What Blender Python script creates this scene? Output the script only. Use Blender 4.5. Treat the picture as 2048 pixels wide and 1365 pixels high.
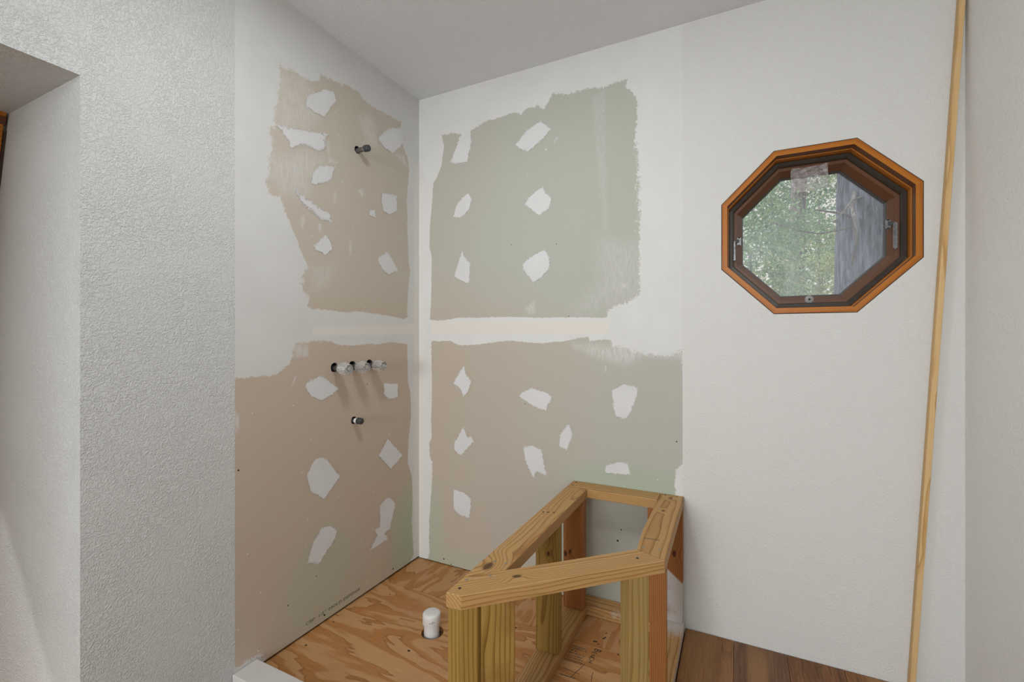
import bpy, bmesh, math, random
import numpy as np
from mathutils import Vector, Matrix

for o in list(bpy.data.objects):
    bpy.data.objects.remove(o)
SC = bpy.context.scene
COL = SC.collection
random.seed(7)
RNG = np.random.default_rng(11)

# ------------------------------------------------------------------ camera
YAW = math.atan(452 / 910.2)
cam_data = bpy.data.cameras.new('camera')
cam_data.sensor_width = 36.0
cam_data.lens = 910.2 / 2048 * 36.0
cam_data.shift_y = -4.5 / 2048
cam_data.clip_start = 0.02
cam = bpy.data.objects.new('camera', cam_data)
cam.location = (1.523, -1.953, 1.168)
cam.rotation_euler = (math.pi / 2, 0, YAW)
COL.objects.link(cam)
SC.camera = cam

# ------------------------------------------------------------------ world, sun, exposure
world = bpy.data.worlds.new('overcast_sky')
SC.world = world
world.use_nodes = True
bg = world.node_tree.nodes['Background']
bg.inputs[0].default_value = (1.0, 0.93, 0.86, 1)
bg.inputs[1].default_value = 1.0

sun_data = bpy.data.lights.new('sun', 'SUN')
sun_data.energy = 3.2
sun_data.angle = 0.02
sun_data.color = (1.0, 0.97, 0.92)
sun = bpy.data.objects.new('sun', sun_data)
sun_dir = Vector((0.62, 0.20, -0.74)).normalized()
sun.rotation_euler = sun_dir.to_track_quat('-Z', 'Y').to_euler()
sun.location = (-6, -3, 9)
COL.objects.link(sun)

SC.view_settings.view_transform = 'Standard'
SC.view_settings.look = 'None'
SC.view_settings.exposure = 0.0
SC.view_settings.gamma = 1.0
SC.view_settings.use_curve_mapping = False
SC.cycles.max_bounces = 8
SC.cycles.diffuse_bounces = 3
SC.cycles.glossy_bounces = 3

KEY_W, ROOM_W, REAR_W = 9.6, 3.5, 110.0
# added fill lamp behind the camera, set in an unseen rear opening
ar = bpy.data.lights.new('rear_fill_light', 'AREA')
ar.shape = 'RECTANGLE'; ar.size = 1.4; ar.size_y = 1.3; ar.energy = REAR_W
ar.color = (0.92, 0.965, 0.985)
aro = bpy.data.objects.new('rear_fill_light', ar)
aro.location = (0.85, -6.44, 1.55)
aro.rotation_euler = (math.pi / 2, 0, 0)
COL.objects.link(aro)

# ------------------------------------------------------------------ node helpers
class NT:
    def __init__(self, name):
        self.m = bpy.data.materials.new(name)
        self.m.use_nodes = True
        self.t = self.m.node_tree
        self.b = self.t.nodes['Principled BSDF']
        self.out = self.t.nodes['Material Output']
    def n(self, kind, **kw):
        nd = self.t.nodes.new(kind)
        for k, v in kw.items():
            setattr(nd, k, v)
        return nd
    def l(self, a, b):
        self.t.links.new(a, b)
    def put(self, sock, v):
        if hasattr(v, 'is_linked') or isinstance(v, bpy.types.NodeSocket):
            self.l(v, sock)
        else:
            sock.default_value = v
    def math(self, op, a, b=None, c=None, clamp=False):
        nd = self.n('ShaderNodeMath', operation=op, use_clamp=clamp)
        self.put(nd.inputs[0], a)
        if b is not None: self.put(nd.inputs[1], b)
        if c is not None: self.put(nd.inputs[2], c)
        return nd.outputs[0]
    def smooth(self, v, lo, hi, a=0.0, b=1.0):
        nd = self.n('ShaderNodeMapRange', interpolation_type='SMOOTHSTEP')
        self.put(nd.inputs[0], v)
        for i, x in zip((1, 2, 3, 4), (lo, hi, a, b)):
            nd.inputs[i].default_value = x
        return nd.outputs[0]
    def coord(self, kind='Object', loc=(0, 0, 0), scale=(1, 1, 1), rot=(0, 0, 0)):
        tc = self.n('ShaderNodeTexCoord')
        mp = self.n('ShaderNodeMapping')
        mp.inputs['Location'].default_value = loc
        mp.inputs['Rotation'].default_value = rot
        mp.inputs['Scale'].default_value = scale
        self.l(tc.outputs[kind], mp.inputs[0])
        return mp.outputs[0]
    def noise(self, vec, scale, detail=3.0, rough=0.5, dist=0.0):
        nd = self.n('ShaderNodeTexNoise')
        self.l(vec, nd.inputs['Vector'])
        nd.inputs['Scale'].default_value = scale
        nd.inputs['Detail'].default_value = detail
        nd.inputs['Roughness'].default_value = rough
        nd.inputs['Distortion'].default_value = dist
        return nd.outputs['Fac']
    def ramp(self, v, stops, interp='LINEAR'):
        nd = self.n('ShaderNodeValToRGB')
        cr = nd.color_ramp
        cr.interpolation = interp
        while len(cr.elements) < len(stops):
            cr.elements.new(0.5)
        for e, (p, c) in zip(cr.elements, stops):
            e.position = p
            e.color = (*c, 1) if len(c) == 3 else c
        self.l(v, nd.inputs[0])
        return nd.outputs[0]
    def mix(self, f, a, b, blend='MIX'):
        nd = self.n('ShaderNodeMix', data_type='RGBA', blend_type=blend)
        self.put(nd.inputs[0], f)
        for s, v in ((nd.inputs[6], a), (nd.inputs[7], b)):
            if isinstance(v, tuple):
                s.default_value = (*v, 1) if len(v) == 3 else v
            else:
                self.l(v, s)
        return nd.outputs[2]
    def bump(self, h, strength=0.3, dist=0.002):
        nd = self.n('ShaderNodeBump')
        nd.inputs['Strength'].default_value = strength
        nd.inputs['Distance'].default_value = dist
        self.l(h, nd.inputs['Height'])
        self.l(nd.outputs[0], self.b.inputs['Normal'])
        return nd.outputs[0]
    def base(self, v, rough=0.6, metal=0.0, spec=None):
        if isinstance(v, tuple):
            self.b.inputs['Base Color'].default_value = (*v, 1)
        else:
            self.l(v, self.b.inputs['Base Color'])
        self.b.inputs['Roughness'].default_value = rough
        self.b.inputs['Metallic'].default_value = metal
        if spec is not None:
            self.b.inputs['Specular IOR Level'].default_value = spec
        return self

def srgb(r, g, b):
    f = lambda c: (c / 255 / 12.92) if c / 255 <= 0.04045 else ((c / 255 + 0.055) / 1.055) ** 2.4
    return (f(r), f(g), f(b))

# ------------------------------------------------------------------ materials
def plain(name, col, rough=0.6, metal=0.0, var=0.06, nscale=30.0):
    k = NT(name)
    v = k.noise(k.coord(), nscale, 3)
    lo = tuple(max(0, c * (1 - var)) for c in col)
    hi = tuple(min(1, c * (1 + var)) for c in col)
    k.base(k.ramp(v, [(0.3, lo), (0.7, hi)]), rough, metal)
    return k.m

def paint_texture(name, col, strength, scale=62.0, dist=0.004):
    k = NT(name)
    c = k.coord()
    a = k.noise(c, scale, 2.5, 0.55, 1.2)
    a2 = k.smooth(a, 0.42, 0.62)
    f = k.noise(c, 420, 2)
    big = k.noise(c, 4.5, 2, 0.6)
    h = k.math('ADD', k.math('MULTIPLY', a2, k.smooth(big, 0.36, 0.60, 0.55, 1.0)), k.math('MULTIPLY', f, 0.12))
    k.base(k.ramp(big, [(0.3, tuple(x * 0.975 for x in col)), (0.7, col)]), 0.5, spec=0.35)
    k.bump(h, strength, dist)
    return k.m

M = {}
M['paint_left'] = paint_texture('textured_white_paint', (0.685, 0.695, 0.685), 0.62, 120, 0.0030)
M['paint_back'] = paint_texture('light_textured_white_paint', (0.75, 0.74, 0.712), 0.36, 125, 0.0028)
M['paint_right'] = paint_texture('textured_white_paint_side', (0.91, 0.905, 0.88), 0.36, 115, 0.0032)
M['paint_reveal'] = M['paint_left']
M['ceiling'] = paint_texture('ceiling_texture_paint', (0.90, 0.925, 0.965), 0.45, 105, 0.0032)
M['dark_cavity'] = plain('dark_wall_cavity', (0.02, 0.017, 0.015), 0.9)  # near-black colour stands in for the shade behind the boards
M['siding'] = plain('exterior_siding', (0.16, 0.10, 0.06), 0.8)

def drywall(name, tan, olive, green, gx, blobs, sk=1.0):
    """paper facing: tan to olive along the wall, mottled; soft green blotches in a few areas"""
    k = NT(name)
    c = k.coord()
    sx = k.n('ShaderNodeSeparateXYZ'); k.l(c, sx.inputs[0])
    along = sx.outputs[gx]
    up = sx.outputs[2]
    big = k.noise(c, 1.6, 3, 0.6)
    lo, hi, zl, zh = blobs['olive']
    t = k.math('ADD', k.smooth(along, lo, hi), k.math('MULTIPLY', k.smooth(up, zl, zh), 0.75))
    t = k.math('ADD', t, k.math('MULTIPLY', k.math('SUBTRACT', big, 0.5), 0.8), clamp=True)
    colr = k.mix(t, tan, olive)
    g = None
    for (a, z, ra, rz, s) in blobs['green']:
        da = k.math('DIVIDE', k.math('SUBTRACT', along, a), ra)
        dz = k.math('DIVIDE', k.math('SUBTRACT', up, z), rz)
        d = k.math('ADD', k.math('MULTIPLY', da, da), k.math('MULTIPLY', dz, dz))
        d = k.math('ADD', d, k.math('MULTIPLY', k.math('SUBTRACT', big, 0.5), 0.9))
        f = k.math('MULTIPLY', k.smooth(d, 1.5, 0.05), s)
        g = f if g is None else k.math('MAXIMUM', g, f)
    colr = k.mix(g, colr, green)
    fine = k.noise(c, 260, 3, 0.7)
    colr = k.mix(0.16, colr, k.ramp(fine, [(0.3, (0.22, 0.20, 0.18)), (0.7, (0.62, 0.59, 0.54))]))
    # sparse pale flecks of dried compound
    vor = k.n('ShaderNodeTexVoronoi'); k.l(c, vor.inputs['Vector']); vor.inputs['Scale'].default_value = 22
    sz = k.n('ShaderNodeSeparateColor'); k.l(vor.outputs['Color'], sz.inputs[0])
    rad = k.math('MULTIPLY', k.smooth(sz.outputs[0], 0.72, 1.0), 0.075)
    fl = k.math('LESS_THAN', vor.outputs['Distance'], rad)
    colr = k.mix(k.math('MULTIPLY', fl, 0.7), colr, (0.72, 0.70, 0.66))
    # joint compound over the paper: skim coat, smears and the paper tape line
    at = k.n('ShaderNodeAttribute', attribute_name='cov')
    n1 = k.noise(c, 180, 4, 0.7, 0.8)
    n2 = k.noise(c, 48, 3, 0.65, 0.5)
    nn = k.math('ADD', k.math('MULTIPLY', k.math('SUBTRACT', n1, 0.5), 4.2), k.math('MULTIPLY', k.math('SUBTRACT', n2, 0.5), 3.6))
    f = k.smooth(k.math('ADD', at.outputs['Fac'], nn), -0.30, 0.30)
    sm = k.n('ShaderNodeAttribute', attribute_name='smear')
    st = k.n('ShaderNodeVectorMath', operation='MULTIPLY'); k.l(c, st.inputs[0]); st.inputs[1].default_value = (90, 90, 26)
    n3 = k.noise(st.outputs[0], 1.0, 5, 0.75, 0.6)
    sf = k.math('MULTIPLY', sm.outputs['Fac'], k.smooth(n3, 0.36, 0.62, 0.35, 1.25), clamp=True)
    f = k.math('MAXIMUM', f, sf)
    blot = k.noise(c, 6, 4, 0.6)
    cc = k.ramp(blot, [(0.3, (0.735 * sk, 0.727 * sk, 0.708 * sk)), (0.65, (0.775 * sk, 0.770 * sk, 0.755 * sk))])
    tp = k.n('ShaderNodeAttribute', attribute_name='tape')
    cc = k.mix(tp.outputs['Fac'], cc, (0.785, 0.748, 0.69))
    colr = k.mix(f, colr, cc)
    k.base(colr, 0.7, spec=0.2)
    k.bump(k.noise(c, 420, 1), 0.05, 0.001)
    return k.m

M['dry_left'] = drywall('drywall_paper_tan', (0.60, 0.485, 0.375), (0.62, 0.57, 0.485), (0.45, 0.53, 0.37), 1,
    {'olive': (5, 6, 1.15, 1.5),
     'green': [(-0.06, 0.12, 0.17, 0.30, 0.85), (-0.62, 0.14, 0.22, 0.28, 0.45)]}, 0.94)
M['dry_back'] = drywall('drywall_paper_olive', (0.555, 0.470, 0.380), (0.515, 0.520, 0.455), (0.44, 0.53, 0.39), 0,
    {'olive': (0.10, 1.25, 1.1, 1.6),
     'green': [(0.06, 0.16, 0.10, 0.28, 0.7), (1.15, 0.56, 0.34, 0.07, 0.75), (0.3, 0.03, 0.4, 0.06, 0.4)]})

def compound(name, col, amp=1.7, warm=None):
    k = NT(name)
    c = k.coord()
    at = k.n('ShaderNodeAttribute', attribute_name='cov')
    op = k.n('ShaderNodeAttribute', attribute_name='opa')
    n1 = k.noise(c, 190, 4, 0.7, 0.8)
    n2 = k.noise(c, 55, 3, 0.65)
    nn = k.math('ADD', k.math('MULTIPLY', k.math('SUBTRACT', n1, 0.5), amp * 2.0), k.math('MULTIPLY', k.math('SUBTRACT', n2, 0.5), amp * 1.3))
    s = k.math('ADD', at.outputs['Fac'], nn)
    f = k.smooth(s, -0.35, 0.35)
    alpha = k.math('MULTIPLY', f, op.outputs['Fac'])
    alpha = k.math('GREATER_THAN', alpha, 0.5)
    blot = k.noise(c, 6, 4, 0.6)
    dk = tuple(x * 0.945 for x in col)
    cc = k.ramp(blot, [(0.3, dk), (0.65, col)])
    k.base(cc, 0.62, spec=0.25)
    k.l(alpha, k.b.inputs['Alpha'])
    k.bump(k.math('ADD', k.noise(c, 120, 3), k.math('MULTIPLY', k.noise(c, 8, 3), 1.5)), 0.06, 0.002)
    return k.m
M['patch'] = compound('joint_compound_patch', (0.76, 0.755, 0.755), 2.2)

def wood(name, light, mid, dark, freq=170, oy=0.02, oz=0.05, wob=0.012, seed=0.0, knots=(), rough=0.55, fib=0.25, stain=None, white=None):
    """solid-wood rings around an axis parallel to local X"""
    k = NT(name)
    c = k.coord(loc=(seed * 1.37, 0, 0))
    sp = k.n('ShaderNodeSeparateXYZ'); k.l(c, sp.inputs[0])
    cs = k.n('ShaderNodeVectorMath', operation='MULTIPLY'); k.l(c, cs.inputs[0]); cs.inputs[1].default_value = (1.6, 7, 7)
    n1 = k.noise(cs.outputs[0], 1.0, 2.5)
    cs2 = k.n('ShaderNodeVectorMath', operation='MULTIPLY_ADD'); k.l(c, cs2.inputs[0]); cs2.inputs[1].default_value = (2.1, 9, 9); cs2.inputs[2].default_value = (5.2 + seed, 3.1, 8.4)
    n2 = k.noise(cs2.outputs[0], 1.0, 2.5)
    y = k.math('ADD', sp.outputs[1], k.math('MULTIPLY_ADD', k.math('SUBTRACT', n1, 0.5), wob * 2.2, oy))
    z = k.math('ADD', sp.outputs[2], k.math('MULTIPLY_ADD', k.math('SUBTRACT', n2, 0.5), wob * 2.2, oz))
    r = k.math('SQRT', k.math('ADD', k.math('MULTIPLY', y, y), k.math('MULTIPLY', z, z)))
    kmask = None
    tc = k.n('ShaderNodeTexCoord')
    for (kx, ky, kz, kr) in knots:
        d = k.n('ShaderNodeVectorMath', operation='SUBTRACT'); k.l(tc.outputs['Object'], d.inputs[0]); d.inputs[1].default_value = (kx, ky, kz)
        e = k.n('ShaderNodeVectorMath', operation='MULTIPLY'); k.l(d.outputs[0], e.inputs[0]); e.inputs[1].default_value = (0.55, 1, 1)
        ln = k.n('ShaderNodeVectorMath', operation='LENGTH'); k.l(e.outputs[0], ln.inputs[0])
        inf = k.smooth(ln.outputs['Value'], kr * 4.5, kr * 0.5)
        r = k.math('ADD', r, k.math('MULTIPLY', inf, kr * 1.6))
        m = k.smooth(ln.outputs['Value'], kr * 1.25, kr * 0.55)
        kmask = m if kmask is None else k.math('MAXIMUM', kmask, m)
    vary = k.noise(cs.outputs[0], 0.45, 1)
    ph = k.math('FRACT', k.math('MULTIPLY', r, freq))
    ring = k.ramp(ph, [(0.0, light), (0.50, light), (0.76, mid), (0.91, dark), (0.98, light)])
    fs = k.n('ShaderNodeVectorMath', operation='MULTIPLY'); k.l(c, fs.inputs[0]); fs.inputs[1].default_value = (9, 700, 700)
    fb = k.noise(fs.outputs[0], 1.0, 3)
    colr = k.mix(fib, ring, k.ramp(fb, [(0.3, dark), (0.65, light)]))
    colr = k.mix(k.smooth(vary, 0.35, 0.7, 0.0, 0.35), colr, mid)
    if stain:
        colr = k.mix(k.smooth(k.noise(c, 5, 3), 0.48, 0.66, 0, 0.65), colr, stain)
    if kmask is not None:
        colr = k.mix(k.math('MULTIPLY', kmask, 0.85), colr, tuple(x * 0.28 for x in dark))
    if white:
        wsock = white(k, tc.outputs['Object'])
        colr = k.mix(wsock, colr, (0.66, 0.63, 0.60))
    k.base(colr, rough, spec=0.3)
    k.bump(fb, 0.10, 0.001)
    return k.m

PINE = dict(light=(0.58, 0.35, 0.142), mid=(0.45, 0.235, 0.072), dark=(0.21, 0.082, 0.020))
PINE2 = dict(light=(0.58, 0.345, 0.138), mid=(0.44, 0.225, 0.068), dark=(0.20, 0.078, 0.019))
OLIVE = dict(light=(0.42, 0.262, 0.066), mid=(0.29, 0.162, 0.030), dark=(0.135, 0.064, 0.010))
RED = dict(light=(0.42, 0.175, 0.052), mid=(0.32, 0.115, 0.030), dark=(0.18, 0.052, 0.013))

def plywood(name, rot, seed, tint=1.0):
    k = NT(name)
    c = k.coord(loc=(seed, seed * 0.7, 0), rot=(0, 0, rot))
    s1 = k.n('ShaderNodeVectorMath', operation='MULTIPLY'); k.l(c, s1.inputs[0]); s1.inputs[1].default_value = (1.3, 5.2, 1)
    n1 = k.noise(s1.outputs[0], 1.0, 4.5, 0.5, 0.45)
    ph = k.math('FRACT', k.math('MULTIPLY', n1, 8.0))
    A = tuple(x * tint for x in (0.57, 0.32, 0.145)); B = tuple(x * tint for x in (0.42, 0.175, 0.046)); D = tuple(x * tint for x in (0.25, 0.088, 0.02))
    ring = k.ramp(ph, [(0.0, A), (0.40, A), (0.58, B), (0.88, B), (0.955, D), (1.0, A)])
    s2 = k.n('ShaderNodeVectorMath', operation='MULTIPLY'); k.l(c, s2.inputs[0]); s2.inputs[1].default_value = (14, 330, 1)
    fb = k.noise(s2.outputs[0], 1.0, 3)
    colr = k.mix(0.30, ring, k.ramp(fb, [(0.3, B), (0.7, tuple(x * 1.15 for x in A))]))
    blot = k.noise(c, 4.5, 3)
    colr = k.mix(k.smooth(blot, 0.45, 0.75, 0.0, 0.55), colr, (0.47, 0.215, 0.085))
    dust = k.noise(c, 9, 4, 0.7)
    colr = k.mix(k.smooth(dust, 0.60, 0.80, 0.0, 0.35), colr, (0.52, 0.42, 0.33))
    k.base(colr, 0.55, spec=0.3)
    k.bump(fb, 0.12, 0.001)
    return k.m
M['ply_front'] = plywood('fir_plywood_front', 0.0, 1.3)
M['ply_back'] = plywood('fir_plywood_back', math.pi / 2, 4.1, 0.95)

def vinyl(name, i):
    rr = random.Random(i * 13 + 5)
    k = NT(name)
    c = k.coord(loc=(rr.uniform(0, 9), rr.uniform(0, 9), 0))
    s1 = k.n('ShaderNodeVectorMath', operation='MULTIPLY'); k.l(c, s1.inputs[0]); s1.inputs[1].default_value = (26, 1.3, 1)
    n1 = k.noise(s1.outputs[0], 1.0, 3, 0.55, 0.6)
    s3 = k.n('ShaderNodeVectorMath', operation='MULTIPLY'); k.l(c, s3.inputs[0]); s3.inputs[1].default_value = (8, 0.8, 1)
    n3 = k.noise(s3.outputs[0], 1.0, 1)
    a = srgb(*[(168, 118, 70), (146, 106, 76), (166, 116, 68), (150, 102, 62)][i % 4])
    b = srgb(*[(118, 74, 40), (108, 76, 54), (122, 76, 42), (106, 68, 40)][i % 4])
    d = srgb(72, 44, 24)
    ph = k.math('FRACT', k.math('MULTIPLY', n1, 9.0))
    colr = k.mix(0.55, k.ramp(n1, [(0.30, d), (0.44, b), (0.62, a)]), k.ramp(ph, [(0.0, a), (0.5, b), (0.9, d), (1.0, a)]))
    colr = k.mix(k.smooth(n3, 0.48, 0.62, 0, 0.8), colr, srgb(170, 126, 80))
    s2 = k.n('ShaderNodeVectorMath', operation='MULTIPLY'); k.l(c, s2.inputs[0]); s2.inputs[1].default_value = (420, 10, 1)
    fb = k.noise(s2.outputs[0], 1.0, 3)
    colr = k.mix(0.25, colr, k.ramp(fb, [(0.35, d), (0.65, a)]))
    k.base(colr, 0.5, spec=0.3)
    k.bump(fb, 0.08, 0.001)
    return k.m
VIN = [vinyl('vinyl_wood_plank_%s' % n, i) for i, n in enumerate(('amber', 'grey', 'honey', 'walnut'))]

M['chrome'] = plain('brushed_chrome', (0.62, 0.61, 0.60), 0.28, 1.0)
M['latch'] = plain('dull_zinc', (0.15, 0.15, 0.152), 0.38, 0.9, 0.3, 90)
M['galv'] = plain('galvanized_pipe', (0.20, 0.19, 0.185), 0.45, 0.8, 0.35, 160)
M['blackcap'] = plain('black_plastic_cap', (0.045, 0.047, 0.052), 0.5, 0, 0.35, 260)
M['ptfe'] = plain('white_thread_tape', (0.78, 0.78, 0.74), 0.5)
M['pvc'] = plain('white_pvc', (0.78, 0.77, 0.755), 0.35, 0, 0.03)
M['ink'] = plain('black_ink', (0.045, 0.035, 0.03), 0.7)
M['greyink'] = plain('grey_print', (0.10, 0.105, 0.095), 0.8)
M['screw'] = plain('steel_screw', (0.40, 0.39, 0.36), 0.4, 0.9)
M['screwhole'] = plain('dark_screw_recess', (0.02, 0.018, 0.015), 0.7)
M['plug'] = plain('dark_knot_wood', (0.06, 0.03, 0.015), 0.7)
M['bronze'] = plain('bronze_metal_frame', (0.062, 0.052, 0.043), 0.42, 0.35, 0.12)
M['glazing'] = plain('grey_glazing_bead', (0.07, 0.07, 0.075), 0.4)
M['tip_white'] = plain('plain_white', (0.80, 0.79, 0.765), 0.5, 0, 0.03)
M['lamp'] = plain('white_lamp_housing', (0.8, 0.8, 0.8), 0.4)

def acrylic():
    k = NT('clear_acrylic')
    k.base((0.97, 0.97, 0.97), 0.03)
    k.b.inputs['Transmission Weight'].default_value = 0.82
    k.b.inputs['IOR'].default_value = 1.49
    return k.m
M['acrylic'] = acrylic()

def pane():
    k = NT('hazy_glass_pane')  # diffuse share paints a screen's milky haze into the glass
    tr = k.n('ShaderNodeBsdfTransparent'); tr.inputs[0].default_value = (0.93, 0.96, 0.97, 1)
    df = k.n('ShaderNodeBsdfDiffuse'); df.inputs[0].default_value = (0.62, 0.68, 0.74, 1)
    gl = k.n('ShaderNodeBsdfGlossy'); gl.inputs['Roughness'].default_value = 0.05; gl.inputs[0].default_value = (1, 1, 1, 1)
    c = k.coord()
    f = k.smooth(k.noise(c, 9, 4, 0.6), 0.3, 0.75, 0.27, 0.34)
    m1 = k.n('ShaderNodeMixShader'); k.l(f, m1.inputs[0]); k.l(tr.outputs[0], m1.inputs[1]); k.l(df.outputs[0], m1.inputs[2])
    m2 = k.n('ShaderNodeMixShader'); m2.inputs[0].default_value = 0.04; k.l(m1.outputs[0], m2.inputs[1]); k.l(gl.outputs[0], m2.inputs[2])
    k.l(m2.outputs[0], k.out.inputs[0])
    return k.m
M['pane'] = pane()

def film():
    k = NT('crinkled_clear_film')
    c = k.coord()
    tr = k.n('ShaderNodeBsdfTransparent'); tr.inputs[0].default_value = (0.95, 0.95, 0.95, 1)
    df = k.n('ShaderNodeBsdfDiffuse'); df.inputs[0].default_value = (0.62, 0.58, 0.58, 1)
    gl = k.n('ShaderNodeBsdfGlossy'); gl.inputs['Roughness'].default_value = 0.15
    n = k.noise(c, 60, 4, 0.65, 1.5)
    bp = k.n('ShaderNodeBump'); bp.inputs['Strength'].default_value = 0.8; bp.inputs['Distance'].default_value = 0.004
    k.l(n, bp.inputs['Height']); k.l(bp.outputs[0], gl.inputs['Normal'])
    f = k.smooth(n, 0.3, 0.8, 0.22, 0.45)
    m1 = k.n('ShaderNodeMixShader'); k.l(f, m1.inputs[0]); k.l(tr.outputs[0], m1.inputs[1]); k.l(df.outputs[0], m1.inputs[2])
    m2 = k.n('ShaderNodeMixShader'); m2.inputs[0].default_value = 0.10; k.l(m1.outputs[0], m2.inputs[1]); k.l(gl.outputs[0], m2.inputs[2])
    k.l(m2.outputs[0], k.out.inputs[0])
    return k.m
M['film'] = film()

# ------------------------------------------------------------------ object helpers
def link(name, me, mat=None, parent=None, mw=None):
    o = bpy.data.objects.new(name, me)
    COL.objects.link(o)
    if mat is not None and me is not None:
        me.materials.clear(); me.materials.append(mat)
    W = mw if mw is not None else Matrix.Identity(4)
    if parent is not None:
        o.parent = parent
        o.matrix_parent_inverse = WM[parent.name].inverted()
    o.matrix_basis = W
    WM[o.name] = W
    return o
WM = {}

def thing(name, label, cat, loc=(0, 0, 0), group=None):
    o = link(name, None, mw=Matrix.Translation(loc))
    o.empty_display_size = 0.05
    return tag(o, label, cat, group)

def tag(o, label, cat, group=None):
    o['label'] = label; o['category'] = cat
    if group: o['group'] = group
    return o

def struct(o):
    o['kind'] = 'structure'
    return o

def bm_mesh(bm, name, smooth=False):
    bmesh.ops.recalc_face_normals(bm, faces=bm.faces)
    me = bpy.data.meshes.new(name)
    bm.to_mesh(me); bm.free()
    if smooth:
        for p in me.polygons: p.use_smooth = True
    return me

def box(bm, x0, x1, y0, y1, z0, z1):
    v = [bm.verts.new(p) for p in ((x0, y0, z0), (x1, y0, z0), (x1, y1, z0), (x0, y1, z0), (x0, y0, z1), (x1, y0, z1), (x1, y1, z1), (x0, y1, z1))]
    for f in ((0, 3, 2, 1), (4, 5, 6, 7), (0, 1, 5, 4), (1, 2, 6, 5), (2, 3, 7, 6), (3, 0, 4, 7)):
        bm.faces.new([v[i] for i in f])

def boxes(name, lst, mat, parent=None):
    bm = bmesh.new()
    for b in lst: box(bm, *b)
    return link(name, bm_mesh(bm, name), mat, parent)

def frame(xa, za, origin):
    """matrix with local X along xa, local Z near za"""
    x = Vector(xa).normalized(); z = Vector(za); y = z.cross(x).normalized(); z = x.cross(y)
    m = Matrix((x, y, z)).transposed().to_4x4()
    m.translation = Vector(origin)
    return m

def prism(name, poly, z0, z1, mat, parent=None, grain=(1, 0, 0), bevel=0.0025, up=None):
    """prism of a world XY polygon between z0 and z1; local X along the grain"""
    g = Vector(grain)
    cx = sum(p[0] for p in poly) / len(poly); cy = sum(p[1] for p in poly) / len(poly)
    mw = frame(g, (0, 1, 0) if abs(g.z) > 0.9 else (0, 0, 1), (cx, cy, (z0 + z1) / 2))
    inv = mw.inverted()
    if callable(mat): mat = mat(inv)
    bm = bmesh.new()
    lo = [bm.verts.new(inv @ Vector((p[0], p[1], z0))) for p in poly]
    hi = [bm.verts.new(inv @ Vector((p[0], p[1], z1))) for p in poly]
    n = len(poly)
    bm.faces.new(lo[::-1]); bm.faces.new(hi)
    for i in range(n):
        bm.faces.new((lo[i], lo[(i + 1) % n], hi[(i + 1) % n], hi[i]))
    if bevel:
        bmesh.ops.bevel(bm, geom=list(bm.edges), offset=bevel, segments=2, affect='EDGES', profile=0.6)
    return link(name, bm_mesh(bm, name), mat, parent, mw)

def kn(inv, *pts):
    return [(*(inv @ Vector(p[:3])), p[3]) for p in pts]

def rect(x0, x1, y0, y1):
    return [(x0, y0), (x1, y0), (x1, y1), (x0, y1)]

def sheet(name, outer, holes, to3, thick, mat, parent=None):
    """flat sheet with holes; to3 maps 2D to 3D, thick is the back offset vector"""
    bm = bmesh.new()
    edges = []
    for loop in [outer] + holes:
        vs = [bm.verts.new(to3(*p)) for p in loop]
        for i in range(len(vs)):
            edges.append(bm.edges.new((vs[i], vs[(i + 1) % len(vs)])))
    bmesh.ops.triangle_fill(bm, use_beauty=True, use_dissolve=False, edges=edges)
    # remove triangles that fell into holes
    def inside(p, poly):
        c = False
        for i in range(len(poly)):
            (x1, y1), (x2, y2) = poly[i], poly[i - 1]
            if (y1 > p[1]) != (y2 > p[1]) and p[0] < (x2 - x1) * (p[1] - y1) / (y2 - y1) + x1: c = not c
        return c
    T = Vector(thick)
    r = bmesh.ops.extrude_face_region(bm, geom=list(bm.faces))
    bmesh.ops.translate(bm, vec=T, verts=[g for g in r['geom'] if isinstance(g, bmesh.types.BMVert)])
    return link(name, bm_mesh(bm, name), mat, parent)

def circle(cx, cy, r, n=20):
    return [(cx + r * math.cos(2 * math.pi * i / n), cy + r * math.sin(2 * math.pi * i / n)) for i in range(n)]

def lathe(name, prof, mat, parent, mw, seg=24, smooth=True, cap=True):
    """profile of (radius, height) turned around local Z"""
    bm = bmesh.new()
    rings = []
    for r, h in prof:
        rings.append([bm.verts.new((r * math.cos(2 * math.pi * i / seg), r * math.sin(2 * math.pi * i / seg), h)) for i in range(seg)])
    for a, b in zip(rings[:-1], rings[1:]):
        for i in range(seg):
            bm.faces.new((a[i], a[(i + 1) % seg], b[(i + 1) % seg], b[i]))
    if cap:
        bm.faces.new(rings[0][::-1]); bm.faces.new(rings[-1])
    me = bm_mesh(bm, name)
    if smooth:
        for p in me.polygons:
            p.use_smooth = len(p.vertices) == 4
        try:
            me.set_sharp_from_angle(angle=math.radians(40))
        except Exception:
            pass
    return link(name, me, mat, parent, mw)

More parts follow.
